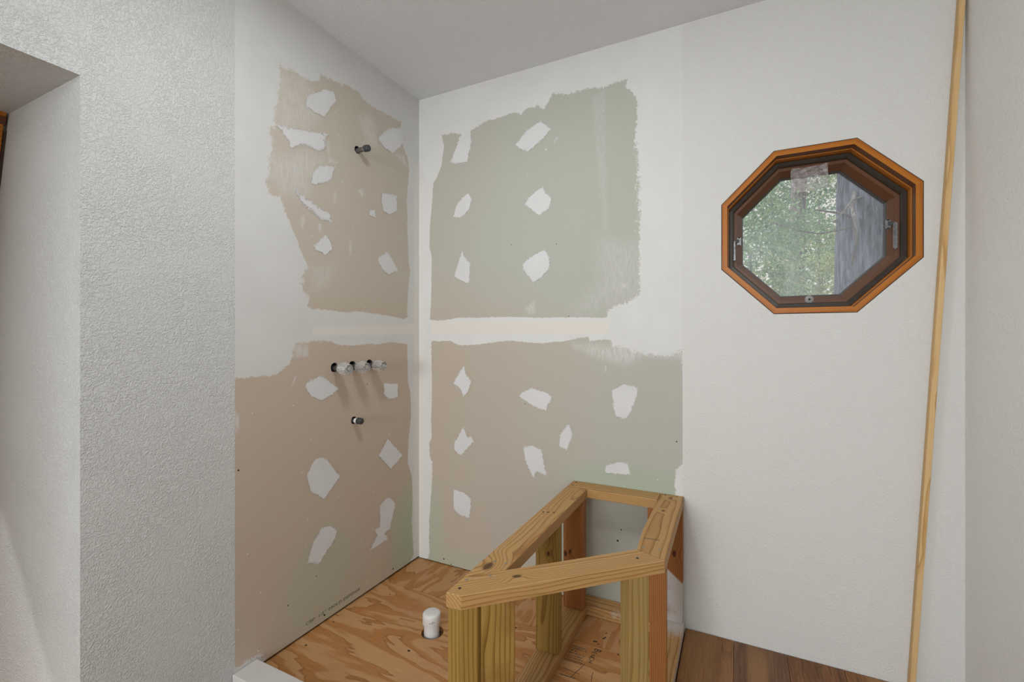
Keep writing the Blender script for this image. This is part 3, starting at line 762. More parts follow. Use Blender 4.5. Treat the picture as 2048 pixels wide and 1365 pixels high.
def patches(name, lst, side, mat, parent, off):
    for poly, f, op in lst:
        A = np.array(poly); m = f * 4.5e-3
        lo = A.min(0) - m; hi = A.max(0) + m
        if side == 'L':
            hi[0] = min(hi[0], -0.001); lo[0] = max(lo[0], SEAM_Y + 0.001)
        else:
            lo[0] = max(lo[0], 0.001); hi[0] = min(hi[0], SEAM_X - 0.001)
        coat(name, side, (lo[0], hi[0], lo[1], hi[1]), 0.0045, lambda P: polysdf(P, poly, [f * 2.4e-3] * len(poly)), mat, parent, off, op)
patches('compound_patch', P1, 'L', M['patch'], wl, 0.0014)
patches('compound_patch', P2, 'B', M['patch'], wb, 0.0014)
# printing along the bottom of the left drywall sheet
mw = Matrix(((0, 0, 1, 0.0004), (1, 0, 0, -0.711), (0, 1, 0, 0.0375), (0, 0, 0, 1)))
text('printed_lettering', 'CBP  1/2"  MOLD DEFENSE', 0.0175, mw, M['greyink'], wl, 1.42)
# nail dimples in the bare board
def wall_dot(side, a, z, r, parent):
    bm = bmesh.new()
    bmesh.ops.create_cone(bm, cap_ends=True, segments=10, radius1=r, radius2=r, depth=0.001)
    R = Matrix.Rotation(math.pi / 2, 4, 'Y' if side == 'L' else 'X')
    mw = Matrix.Translation((0.0004, a, z) if side == 'L' else (a, -0.0004, z)) @ R
    link('screw_dimple', bm_mesh(bm, 'screw_dimple'), M['screwhole'], parent, mw)
for a, z, r in [(-0.62, 0.031, 0.004), (-0.205, 0.033, 0.004), (-0.79, 0.16, 0.0025), (-0.66, 0.21, 0.002), (-0.38, 0.98 - 0.02, 0.0022), (-0.98, 0.72, 0.003)]:
    wall_dot('L', a, z, r, wl)
for a, z, r in [(0.16, 0.028, 0.004), (0.205, 0.010, 0.003), (1.06, 0.30, 0.0045), (1.075, 0.35, 0.003), (0.55, 1.62, 0.0022), (0.78, 1.60, 0.0022), (0.84, 1.27, 0.002), (0.62, 0.86, 0.002), (1.30, 0.75, 0.003)]:
    wall_dot('B', a, z, r, wb)

# ------------------------------------------------------------------ octagonal window
win = struct(link('window_1', None, mw=Matrix.Translation((OCX, 0, OCZ))))
win['label'] = 'octagonal window with orange stained wood jamb set in the white wall'
def stained(name, light, mid, dark, seed):
    return wood(name, light, mid, dark, 90, 0.03, 0.06, 0.006, seed, (), 0.38, 0.30)
M['stain'] = stained('orange_stained_wood', (0.52, 0.178, 0.013), (0.45, 0.138, 0.008), (0.30, 0.080, 0.006), 2)
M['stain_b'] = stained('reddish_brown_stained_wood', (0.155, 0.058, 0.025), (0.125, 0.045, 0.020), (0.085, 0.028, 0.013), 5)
M['sash'] = stained('dark_brown_sash_wood', (0.155, 0.062, 0.026), (0.13, 0.050, 0.022), (0.09, 0.033, 0.015), 3)
def oct_piece(name, i, prof, mat, parent, jag=0.0, closed=True):
    """mitred side i of an octagonal ring; prof = list of (across-flats, y)"""
    rings = []
    for f, y in prof:
        P = octagon(f)
        a, b = P[i], P[(i + 1) % 8]
        rings.append(((a[0], y, a[1]), (b[0], y, b[1])))
    mid = Vector([(rings[0][0][j] + rings[0][1][j]) / 2 for j in range(3)])
    xa = Vector(rings[0][1]) - Vector(rings[0][0])
    mw = frame(xa, (0, 1, 0), mid)
    inv = mw.inverted()
    bm = bmesh.new()
    A = [bm.verts.new(inv @ Vector(r[0])) for r in rings]
    B = [bm.verts.new(inv @ Vector(r[1])) for r in rings]
    n = len(prof)
    for j in range(n if closed else n - 1):
        bm.faces.new((A[j], A[(j + 1) % n], B[(j + 1) % n], B[j]))
    bm.faces.new(A[::-1]); bm.faces.new(B)
    return link(name, bm_mesh(bm, name), mat, parent, mw)
gap = link('rough_opening_gap', None, mw=Matrix.Translation((OCX, 0, OCZ)))
bpy.data.objects.remove(gap)
def ring(name, prof, mat, parent):
    bm = bmesh.new()
    R = [[bm.verts.new((p[0], y, p[1])) for p in octagon(f)] for f, y in prof]
    n = len(R)
    for j in range(n):
        for i in range(8):
            bm.faces.new((R[j][i], R[j][(i + 1) % 8], R[(j + 1) % n][(i + 1) % 8], R[(j + 1) % n][i]))
    return link(name, bm_mesh(bm, name), mat, parent)
ring('caulk_gap', [(0.6085, 0.0003), (0.6035, 0.0003), (0.6035, 0.02), (0.6085, 0.02)], M['plug'], win)
for i in range(8):
    jb = oct_piece('jamb_board', i, [(0.603, -0.0012), (0.567, -0.0012), (0.567, 0.0005), (0.603, 0.0005)], M['stain'], win)
    oct_piece('inner_jamb', i, [(0.603, 0.0006), (0.567, 0.0006), (0.565, 0.034), (0.603, 0.034)], M['stain_b'], jb)
    oct_piece('jamb_stop', i, [(0.603, 0.0342), (0.559, 0.0342), (0.557, 0.072), (0.603, 0.072)], M['stain'], jb)
for i in range(8):
    oct_piece('metal_frame_bar', i, [(0.554, 0.071), (0.5535, 0.062), (0.530, 0.060), (0.523, 0.064), (0.523, 0.082), (0.554, 0.082)], M['bronze'], win)
ring('weather_seal', [(0.5568, 0.074), (0.5542, 0.074), (0.5542, 0.13), (0.5568, 0.13)], M['screwhole'], win)
sash = link('sash', None, None, win, Matrix.Translation((OCX, 0.1, OCZ)))
for i in range(8):
    oct_piece('sash_rail', i, [(0.553, 0.0825), (0.500, 0.0825), (0.468, 0.112), (0.463, 0.135), (0.553, 0.135)], M['sash'], sash)
for i in range(8):
    oct_piece('glazing_bead', i, [(0.4655, 0.118), (0.460, 0.124), (0.455, 0.131), (0.4635, 0.134)], M['glazing'], sash)
bm = bmesh.new()
f0 = bm.faces.new([bm.verts.new((p[0], 0.1355, p[1])) for p in octagon(0.462)])
pane_o = link('pane', bm_mesh(bm, 'pane'), M['pane'], sash)
# latches and the finger pull
def latch(name, px, pz, sgn, L, hw):
    t = link(name, None, None, win, Matrix.Translation((px, 0.08, pz)))
    bm = bmesh.new(); box(bm, px - 0.007, px + 0.007, 0.078, 0.0824, pz - 0.022, pz + 0.022)
    bmesh.ops.bevel(bm, geom=[e for e in bm.edges if abs(e.verts[0].co.y - e.verts[1].co.y) > 1e-4], offset=0.007, segments=3, affect='EDGES')
    link('latch_plate', bm_mesh(bm, 'latch_plate'), M['latch'], t)
    lx = px + sgn * 0.017
    bm = bmesh.new(); box(bm, min(px, lx), max(px, lx), 0.072, 0.079, pz - 0.004, pz + 0.008)
    link('latch_pivot', bm_mesh(bm, 'latch_pivot'), M['blackcap'], t)
    bm = bmesh.new(); box(bm, lx - hw, lx + hw, 0.060, 0.070, pz - L, pz + 0.004)
    bmesh.ops.bevel(bm, geom=list(bm.edges), offset=0.004, segments=2, affect='EDGES')
    link('latch_lever', bm_mesh(bm, 'latch_lever'), M['latch'], t)
    for dz in (-0.015, 0.015):
        bm = bmesh.new(); bmesh.ops.create_cone(bm, cap_ends=True, segments=10, radius1=0.0032, radius2=0.0032, depth=0.002)
        link('latch_screw', bm_mesh(bm, 'latch_screw'), M['screwhole'], t, Matrix.Translation((px, 0.0775, pz + dz)) @ Matrix.Rotation(math.pi / 2, 4, 'X'))
latch('latch', 1.998, 1.573, 1, 0.092, 0.0062)
latch('latch', 1.527, 1.556, -1, 0.080, 0.0042)
fp = lathe('finger_pull', [(0.0, 0), (0.012, 0.0), (0.0145, 0.002), (0.0145, 0.004), (0.010, 0.007), (0.004, 0.0085), (0.0038, 0.006), (0.0, 0.006)], plain('grey_plastic_button', (0.36, 0.35, 0.35), 0.4), win, Matrix.Translation((1.763, 0.0825, OCZ - 0.2475)) @ Matrix.Rotation(math.pi / 2, 4, 'X'), 20, True, False)
lathe('button_centre', [(0.004, 0.0055), (0.004, 0.0088)], M['screwhole'], fp, Matrix.Translation((1.763, 0.0825, OCZ - 0.2475)) @ Matrix.Rotation(math.pi / 2, 4, 'X'), 12)
# scrap of clear film stuck over the top of the sash
nx, nz = 26, 18
fx0, fx1, fz0, fz1 = 1.705, 1.823, 1.723, 1.815
bm = bmesh.new()
G = []
for j in range(nz + 1):
    row = []
    for i in range(nx + 1):
        u, v = i / nx, j / nz
        d = 0.0012 * math.sin(u * 23 + v * 9) + 0.0010 * math.sin(v * 31 - u * 14) + random.uniform(-0.0006, 0.0006)
        row.append(bm.verts.new((fx0 + (fx1 - fx0) * u + 0.002 * math.sin(v * 6), 0.0795 + d - 0.001, fz0 + (fz1 - fz0) * v + 0.004 * u + 0.0015 * math.sin(u * 9))))
    G.append(row)
for j in range(nz):
    for i in range(nx):
        bm.faces.new((G[j][i], G[j][i + 1], G[j + 1][i + 1], G[j + 1][i]))
fo = link('plastic_film', bm_mesh(bm, 'plastic_film'), M['film'])
tag(fo, 'crinkled scrap of clear plastic film stuck to the top of the octagonal window', 'plastic film')

# ------------------------------------------------------------------ alcove window (left edge of the photograph)
wn2 = struct(link('window_2', None, mw=Matrix.Translation((-0.8, -2.05, 0.95))))
rr = random.Random(3)
edge = []
z = 0.1
while z < 1.80:
    z2 = min(z + rr.uniform(0.015, 0.04), 1.80)
    edge.append((REC_Y - rr.uniform(0.005, 0.009), REC_Y - 0.0005, z, z2, 0.001, 0.0215)); z = z2
slope_slabs('rough_edge', edge, M['plug'], wn2)
slope_slabs('casing_board', [(REC_Y - 0.075, REC_Y - 0.009, 0.10, 1.815, 0.0012, 0.022)], M['stain'], wn2)
slope_slabs('casing_board', [(REC_Y2 + 0.06, REC_Y - 0.004, 1.8155, 1.838, 0.0012, 0.020)], M['stain_b'], wn2)
slope_slabs('casing_board', [(REC_Y2 + 0.06, REC_Y - 0.006, 1.8385, 1.849, 0.0012, 0.024)], M['stain'], wn2)
slope_slabs('casing_board', [(REC_Y2 + 0.06, REC_Y2 + 0.13, 0.10, 1.815, 0.0012, 0.022)], M['stain'], wn2)
slope_slabs('casing_board', [(REC_Y2 + 0.131, REC_Y - 0.076, 0.06, 0.12, 0.0012, 0.022)], M['stain'], wn2)
bm = bmesh.new()
bm.faces.new([bm.verts.new((XS(z) - 0.05, a, z)) for a, z in ((REC_Y2 + 0.12, 0.10), (REC_Y - 0.0015, 0.10), (REC_Y - 0.0015, 1.80), (REC_Y2 + 0.12, 1.80))])
link('pane', bm_mesh(bm, 'pane'), M['pane'], wn2)
# unseen covering with eaves, added so its left edge shapes the alcove sun patch
shade_roof = struct(boxes('shade_roof', [(-1.90, RX + 0.7, REAR - 0.7, 0.55, H + 0.13, H + 0.24), (-1.90, -1.86, REAR - 0.7, 0.55, 2.30, H + 0.13)], M['siding']))

# ------------------------------------------------------------------ shower curb (white painted 2x4 frame on the floor)
def white_front(k, co):
    n = k.noise(k.coord(), 12, 4, 0.7)
    sp = k.n('ShaderNodeSeparateXYZ'); k.l(co, sp.inputs[0])
    return k.smooth(k.math('ADD', k.math('MULTIPLY', sp.outputs[0], -3.0), k.math('MULTIPLY', k.math('SUBTRACT', n, 0.5), 1.9)), 0.55, 1.30)
def white_side(k, co):
    n = k.noise(k.coord(), 14, 4, 0.7)
    sp = k.n('ShaderNodeSeparateXYZ'); k.l(co, sp.inputs[0])
    a = k.smooth(k.math('ADD', sp.outputs[0], k.math('MULTIPLY', k.math('SUBTRACT', n, 0.5), 0.16)), 0.32, 0.44, 0, 0.85)
    b = k.smooth(sp.outputs[1], -0.0435, -0.0455, 0, 1.0)
    return k.math('MAXIMUM', a, b)
curb = thing('shower_curb', 'low curb of flat boards painted white along the plywood floor edge', 'curb', (0.6, -0.96, 0.0))
CF = wood('curb_pine_white', **PINE, seed=9, white=white_front)
CS = wood('curb_pine_side', **PINE2, seed=4, freq=110, oz=0.02, wob=0.03, white=white_side)
prism('curb_board', rect(0.003, 1.2405, -1.0025, -0.915), 0.0005, 0.0385, CF, curb, (1, 0, 0))
prism('curb_board', rect(1.2425, 1.3315, -1.0025, -0.004), 0.0005, 0.0385, CS, curb, (0, 1, 0))

# ------------------------------------------------------------------ bench frame
bench = thing('bench_frame', 'open corner bench frame of bare pine two-by-fours on the plywood floor', 'bench frame', (1.06, -0.45, 0.0))
TOP, UND, PL = 0.532, 0.4945, 0.0386
# rails: local X along the board
d = Vector((0.427, 0.411, 0)).normalized(); nrm = Vector((d.y, -d.x, 0))
WA = lambda iv: wood('pine_left_rail', **PINE, seed=1, freq=170, oy=0.03, oz=0.06, wob=0.013, knots=kn(iv, (0.897, -0.843, 0.532, 0.014), (0.899, -0.40, 0.532, 0.005)))
WBk = wood('pine_back_rail', **PINE, seed=2, freq=170, oy=0.04, oz=0.05, wob=0.016)
WB = lambda iv: wood('pine_front_rail', **PINE, seed=3, freq=165, oy=-0.05, oz=0.045, wob=0.012, knots=kn(iv, (0.993, -0.856, 0.532, 0.008)))
WC = lambda iv: wood('pine_right_rail', **PINE2, seed=6, freq=130, oy=0.0, oz=0.055, wob=0.012, knots=kn(iv, (1.284, -0.047, 0.532, 0.006), (1.275, -0.198, 0.532, 0.005)))
railA = prism('left_rail', [(0.862, -0.090), (0.951, -0.090), (0.951, -0.838), (0.8665, -0.919)], UND, TOP, WA, bench, (0, 1, 0))
railK = prism('back_rail', [(0.862, -0.003), (0.862, -0.0885), (1.2375, -0.0885), (1.2375, -0.003)], UND, TOP, WBk, bench, (1, 0, 0))
railB = prism('front_rail', [(0.8665, -1.005), (0.909, -1.001), (1.336, -0.588), (1.2480, -0.5535), (0.8665, -0.921)], UND, TOP, WB, bench, tuple(d))
railC = prism('right_rail', [(1.2390, -0.003), (1.327, -0.003), (1.336, -0.5865), (1.2485, -0.552), (1.2390, -0.40)], UND, TOP, WC, bench, (0, 1, 0))
# studs: local X vertical
def stud(name, poly, z0, z1, mat):
    return prism(name, poly, z0, z1, mat, bench, (0, 0, 1))
def off(p, a, b): return (p[0] + d.x * a - d.y * b, p[1] + d.y * a + d.x * b)
s1 = (0.906, -1.000)
stud('tip_stud', [(0.871, -1.002), (0.906, -0.999), (0.938, -0.968), (0.938, -0.931), (0.871, -0.931)], PL, UND - 0.0003, wood('olive_stud_tip', **OLIVE, seed=1.5, freq=95, oy=0.03, oz=0.035, wob=0.008))
p = (0.9455, -0.962)
stud('front_stud', [off(p, 0, 0), off(p, 0.089, 0), off(p, 0.089, 0.038), off(p, 0, 0.038)], PL, UND - 0.0003, wood('olive_stud_front', **OLIVE, seed=2.5, freq=105, oy=0.055, oz=0.01, wob=0.012, stain=(0.24, 0.10, 0.035)))
stud('left_stud', rect(0.8625, 0.9505, -0.430, -0.392), PL, UND - 0.0003, lambda iv: wood('olive_stud_left', **OLIVE, seed=3.5, freq=115, oy=0.012, oz=0.05, wob=0.02, knots=kn(iv, (0.912, -0.43, 0.395, 0.006))))
stud('back_left_stud', rect(0.8625, 0.9505, -0.136, -0.098), PL, UND - 0.0003, lambda iv: wood('red_stud_back_left', **RED, seed=4.5, freq=200, oy=0.05, oz=0.05, wob=0.008, knots=kn(iv, (0.872, -0.136, 0.263, 0.008), (0.893, -0.136, 0.275, 0.006))))
p = (1.251, -0.6645)
stud('right_stud', [off(p, 0, 0), off(p, 0.0625, 0), off(p, 0.0625, 0.05), off(p, 0, 0.05)], PL, UND - 0.0003, wood('olive_stud_right', light=(0.47, 0.325, 0.115), mid=(0.36, 0.23, 0.07), dark=(0.20, 0.12, 0.035), seed=5.5, freq=80, oy=0.03, oz=0.02, wob=0.025))
p = (1.2975, -0.6195)
stud('corner_stud', [p, off(p, 0.0565, 0), (1.336, -0.545), (1.2975, -0.545)], PL, UND - 0.0003, wood('red_stud_corner', **RED, seed=6.5, freq=180, oy=0.08, oz=0.05, wob=0.006))
def white_low(k, co):
    n = k.noise(k.coord(), 9, 4, 0.7)
    sp = k.n('ShaderNodeSeparateXYZ'); k.l(co, sp.inputs[0])
    v = k.math('ADD', sp.outputs[0], k.math('MULTIPLY', sp.outputs[1], 0.8))
    a = k.smooth(v, -0.027, -0.040, 0, 1)
    return k.math('MULTIPLY', a, k.smooth(n, 0.25, 0.55, 0.40, 0.92))
stud('back_right_stud', rect(1.239, 1.327, -0.042, -0.004), PL, UND - 0.0003, lambda iv: wood('red_stud_back_right', **RED, seed=7.5, freq=170, oy=0.03, oz=0.06, wob=0.01, knots=kn(iv, (1.295, -0.042, 0.311, 0.008)), white=white_low))
stud('inner_stud', rect(1.200, 1.2375, -0.088, -0.004), PL, UND - 0.0003, wood('red_stud_inner', **RED, seed=8.5, freq=130))
# bottom plates
prism('bottom_plate', rect(0.8625, 0.951, -0.913, -0.0915), 0.0005, 0.0383, wood('pine_plate_left', **PINE, seed=11, freq=150, oy=0.05, oz=0.05, wob=0.012), bench, (0, 1, 0))
prism('bottom_plate', rect(0.8625, 1.2405, -0.0905, -0.003), 0.0005, 0.0383, wood('pine_plate_back', **PINE, seed=12, freq=90, oy=0.02, oz=0.03, wob=0.03, white=lambda k, co: k.smooth(k.noise(k.coord(), 14, 3, 0.7), 0.55, 0.7, 0, 0.5)), bench, (1, 0, 0))
prism('bottom_plate', [(0.9525, -0.9135), (1.0, -0.9135), (1.2405, -0.6815), (1.2405, -0.561), (0.9525, -0.838)], 0.0005, 0.0383, wood('pine_plate_front', **PINE2, seed=13), bench, tuple(d))
# screws in the rails
def screw(x, y, z, parent, hole=False):
    bm = bmesh.new(); bmesh.ops.create_cone(bm, cap_ends=True, segments=12, radius1=0.0042, radius2=0.0042, depth=0.0012)
    s = link('screw', bm_mesh(bm, 'screw'), M['screwhole'] if hole else M['screw'], parent, Matrix.Translation((x, y, z)))
    return s
for x, y, h in [(0.900, -0.811, 0), (0.935, -0.808, 0), (0.920, -0.395, 1), (0.883, -0.406, 1), (0.874, -0.116, 0)]:
    screw(x, y, TOP, railA, h)
for x, y, h in [(0.879, -0.064, 1), (0.882, -0.021, 1)]:
    screw(x, y, TOP, railK, h)
for x, y, h in [(0.888, -0.974, 1), (0.882, -0.931, 0), (0.929, -0.887, 0), (1.262, -0.611, 1)]:
    screw(x, y, TOP, railB, h)
for x, y, h in [(1.264, -0.533, 0), (1.312, -0.528, 0), (1.258, -0.186, 0), (1.317, -0.044, 0), (1.258, -0.016, 1)]:
    screw(x, y, TOP, railC, h)
    bpy.data.objects[-1] if False else None
text('printed_lettering', '00003000', 0.013, Matrix.Translation((1.2525, -0.4695, TOP + 0.0002)) @ Matrix.Rotation(math.radians(5), 4, 'Z'), M['greyink'], railC, 0.98)

# writing on the plywood
def floor_text(body, size, x, y, rot, sx=1.0, mat='ink'):
    return text('lettering', body, size, Matrix.Translation((x, y, 0.0003)) @ Matrix.Rotation(rot, 4, 'Z'), M[mat], fsheet, sx)
for (b, x, y, r, s) in [('B', 1.040, -0.276, -1.57, 0.038), ('E', 1.036, -0.297, -1.50, 0.026), ('N', 1.036, -0.313, -1.62, 0.024), ('C', 1.036, -0.328, -1.50, 0.026), ('H', 1.036, -0.345, -1.60, 0.027)]:
    floor_text(b, s, x, y, r, 0.85)
def stroke(pts, w, mat='ink'):
    bm = bmesh.new()
    for a, b in zip(pts[:-1], pts[1:]):
        a = Vector((*a, 0.0002)); b = Vector((*b, 0.0002)); t = (b - a).normalized(); nn = Vector((-t.y, t.x, 0)) * w / 2
        vs = [bm.verts.new(q) for q in (a - nn, b - nn, b + nn, a + nn)]
        f = bm.faces.new(vs)
        r_ = bmesh.ops.extrude_face_region(bm, geom=[f]); bmesh.ops.translate(bm, vec=(0, 0, 0.0002), verts=[g for g in r_['geom'] if isinstance(g, bmesh.types.BMVert)])
    return link('ink_line', bm_mesh(bm, 'ink_line'), M[mat], fsheet)
stroke([(0.953, -0.380), (1.025, -0.376)], 0.0022); stroke([(0.953, -0.386), (1.022, -0.383)], 0.0018)
stroke([(1.031, -0.373), (1.020, -0.412), (1.006, -0.458)], 0.0018)
stroke([(1.069, -0.400), (1.070, -0.42), (1.075, -0.445)], 0.0018)
stroke([(0.968, -0.458), (1.023, -0.457)], 0.003)
stroke([(0.968, -0.425), (1.03, -0.431)], 0.0018)
for j, y in enumerate((-0.300, -0.312, -0.324, -0.338, -0.351, -0.364)):
    x = 0.957 + 0.002 * (j % 3)
    rr = random.Random(j + 3)
    xe = 1.018 if j not in (2,) else 0.985
    while x < xe:
        w = rr.uniform(0.004, 0.014)
        stroke([(x, y), (min(x + w, xe), y + 0.0006)], rr.uniform(0.002, 0.005), 'greyink')
        x += w + rr.uniform(0.002, 0.005)

# ------------------------------------------------------------------ drain pipe
dp = thing('drain_pipe', 'capped white plastic drain pipe standing up through the plywood hole', 'pipe', (PIPE[0], PIPE[1], 0))
MP = Matrix.Translation((PIPE[0], PIPE[1], 0))
lathe('pipe', [(0.0302, -0.018), (0.0302, 0.045)], M['pvc'], dp, MP, 32)
cp = lathe('cap', [(0.0312, 0.036), (0.0345, 0.0365), (0.0353, 0.038), (0.0353, 0.072), (0.0343, 0.0765), (0.0315, 0.0795), (0.026, 0.081), (0.012, 0.0816), (0.001, 0.0818)], M['pvc'], dp, MP, 36)
# stamped mark on the cap, facing the camera
va = math.atan2(-1.953 - PIPE[1], 1.523 - PIPE[0])
bm = bmesh.new()
for (da, z, w, h) in [(-0.16, 0.054, 0.10, 0.002), (0.02, 0.056, 0.14, 0.0022), (0.10, 0.060, 0.10, 0.002), (0.10, 0.052, 0.06, 0.003), (0.22, 0.057, 0.05, 0.006), (-0.30, 0.055, 0.06, 0.002), (0.30, 0.046, 0.05, 0.0018)]:
    R_ = 0.0355
    for q in range(3):
        a0 = va + da - w / 2 + w * q / 3; a1 = a0 + w / 3
        zz = z + 0.001 * math.sin(q * 2.3 + da * 9)
        bm.faces.new([bm.verts.new((R_ * math.cos(a), R_ * math.sin(a), zz + s)) for a, s in ((a0, -h / 2), (a1, -h / 2), (a1, h / 2), (a0, h / 2))])
link('stamped_mark', bm_mesh(bm, 'stamped_mark'), M['ink'], cp, MP)

# ------------------------------------------------------------------ plumbing stubs on the left wall (axis along +X)
AX = Matrix.Rotation(math.pi / 2, 4, 'Y')
def stub(label, y, z, length, tape0, tape1, group=None):
    t = thing('pipe_stub', label, 'pipe', (0, y, z))
    mw = Matrix.Translation((0, y, z)) @ AX
    lathe('pipe', [(0.0105, -0.06), (0.0105, length)], M['galv'], t, mw, 20)
    lathe('thread_tape', [(0.0112, tape0), (0.0118, tape0 + 0.001), (0.0118, tape1), (0.0112, tape1)], M['ptfe'], t, mw, 20)
    lathe('cap', [(0.0128, tape1), (0.0150, tape1 + 0.001), (0.0152, tape1 + 0.018), (0.0135, tape1 + 0.024), (0.008, tape1 + 0.027), (0.001, tape1 + 0.0275)], M['blackcap'], t, mw, 8, False)
stub('capped dark metal pipe stub high on the bare wall for a shower head', -0.439, 2.009, 0.055, 0.041, 0.044)
stub('short capped pipe stub below the three clear knobs', -0.459, 0.806, 0.03, 0.008, 0.022)
def knob(label, y, z):
    t = thing('faucet_knob', label, 'faucet knob', (0, y, z), 'clear faucet knobs on the bare wall')
    mw = Matrix.Translation((0, y, z)) @ AX
    lathe('stem', [(0.0115, -0.06), (0.0115, 0.012), (0.0135, 0.013), (0.0135, 0.026), (0.010, 0.030)], M['latch'], t, mw, 20)
    # fluted, faceted clear handle
    prof = [(0.0135, 0.024), (0.0200, 0.030), (0.0262, 0.040), (0.0280, 0.052), (0.0262, 0.066), (0.0222, 0.078), (0.0185, 0.088)]
    bm = bmesh.new()
    seg = 16
    R = []
    for j, (r, h) in enumerate(prof):
        ringv = []
        for i in range(seg):
            rr = r * (1.0 if i % 2 == 0 else 0.90)
            a = 2 * math.pi * (i + (0.5 if j % 2 else 0)) / seg
            ringv.append(bm.verts.new((rr * math.cos(a), rr * math.sin(a), h)))
        R.append(ringv)
    for j in range(len(R) - 1):
        for i in range(seg):
            A, B = R[j], R[j + 1]
            if j % 2 == 0:
                bm.faces.new((A[i], A[(i + 1) % seg], B[i])); bm.faces.new((A[(i + 1) % seg], B[(i + 1) % seg], B[i]))
            else:
                bm.faces.new((A[i], B[(i + 1) % seg], B[i])); bm.faces.new((A[i], A[(i + 1) % seg], B[(i + 1) % seg]))
    bm.faces.new(R[0][::-1])
    # dished end face
    inner = [bm.verts.new((0.010 * math.cos(2 * math.pi * i / seg), 0.010 * math.sin(2 * math.pi * i / seg), 0.083)) for i in range(seg)]
    for i in range(seg):
        bm.faces.new((R[-1][i], R[-1][(i + 1) % seg], inner[(i + 1) % seg], inner[i]))
    bm.faces.new(inner)
    link('handle', bm_mesh(bm, 'handle'), M['acrylic'], t, mw)
    lathe('handle_insert', [(0.0055, 0.0305), (0.0055, 0.060), (0.003, 0.062)], M['ptfe'], t, mw, 12)
    lathe('handle_button', [(0.0085, 0.0835), (0.0085, 0.085), (0.006, 0.0858)], M['chrome'], t, mw, 16)
knob('clear faceted faucet knob farthest left in the row of three', -0.568, 1.044)
knob('clear faceted faucet knob in the middle of the row of three', -0.468, 1.045)
knob('clear faceted faucet knob farthest right, nearest the room corner', -0.365, 1.046)

# ------------------------------------------------------------------ pine strip leaning in the right corner
za, zb = 0.0045, 2.262
xa = lambda z: 2.0395 + (z - 0.06) * 0.0556
A0 = Vector((xa(za) , -0.0135, za)); B0 = Vector((xa(zb), -0.0135, zb))
L = (B0 - A0).length
mw = frame(B0 - A0, (0, -1, 0), (A0 + B0) / 2)
bm = bmesh.new(); box(bm, -L / 2, L / 2, -0.0078, 0.0078, -0.0122, 0.0122)
bmesh.ops.bevel(bm, geom=list(bm.edges), offset=0.001, segments=1, affect='EDGES')
strip_t = thing('wood_strip', 'long thin bare pine strip leaning in the right wall corner', 'wood strip', tuple(A0))
link('strip', bm_mesh(bm, 'strip'), wood('pine_strip', light=(0.74, 0.51, 0.25), mid=(0.64, 0.40, 0.165), dark=(0.46, 0.235, 0.065), freq=130, oy=0.012, oz=0.03, wob=0.014, seed=20), strip_t, mw)
bm = bmesh.new(); box(bm, L / 2, L / 2 + 0.018, -0.0060, 0.0076, -0.012, 0.012)
bmesh.ops.bevel(bm, geom=list(bm.edges), offset=0.004, segments=2, affect='EDGES')
o = link('white_tip', bm_mesh(bm, 'white_tip'), M['tip_white'], strip_t, mw)  # white nub on the upper end of the strip
o['label'] = 'white tip at the upper end'

# ------------------------------------------------------------------ ceiling lamps (shower light above the frame, added fill behind it)
def ceiling_lamp(x, y, r, watts, label, colr):
    t = thing('ceiling_light', label, 'ceiling light', (x, y, H))
    mw = Matrix.Translation((x, y, H)) @ Matrix.Rotation(math.pi, 4, 'X')
    lathe('housing', [(r * 1.15, 0.0005), (r * 1.15, 0.012), (r * 1.02, 0.020), (r * 1.02, 0.012), (0.001, 0.012)], M['lamp'], t, mw, 32, True, False)
    la = bpy.data.lights.new('lamp', 'AREA'); la.shape = 'DISK'; la.size = 2 * r; la.energy = watts; la.color = colr
    lo = bpy.data.objects.new('lamp', la); COL.objects.link(lo)
    lo.parent = t; lo.location = (0, 0, -0.024)
ceiling_lamp(0.85, -1.15, 0.13, KEY_W, 'round white ceiling light above the shower opening', (0.95, 0.98, 1.0))
ceiling_lamp(0.85, -3.5, 0.22, ROOM_W, 'large round white fill light added behind the camera', (0.93, 0.97, 0.985))  # unseen lamp added to fill the room with light

# ------------------------------------------------------------------ outdoors beyond the octagonal window
gr = bmesh.new()
bmesh.ops.create_grid(gr, x_segments=24, y_segments=24, size=30)
for v in gr.verts:
    v.co.z = -0.6 + 0.15 * math.sin(v.co.x * 0.7) * math.cos(v.co.y * 0.5) + max(0, v.co.y - 3) * 0.06
gm = NT('forest_floor')
gc = gm.coord()
gm.base(gm.ramp(gm.noise(gc, 3, 5, 0.65), [(0.35, (0.07, 0.085, 0.03)), (0.55, (0.22, 0.16, 0.09)), (0.7, (0.34, 0.25, 0.15))]), 0.9)
ground = struct(link('ground', bm_mesh(gr, 'ground'), gm.m))

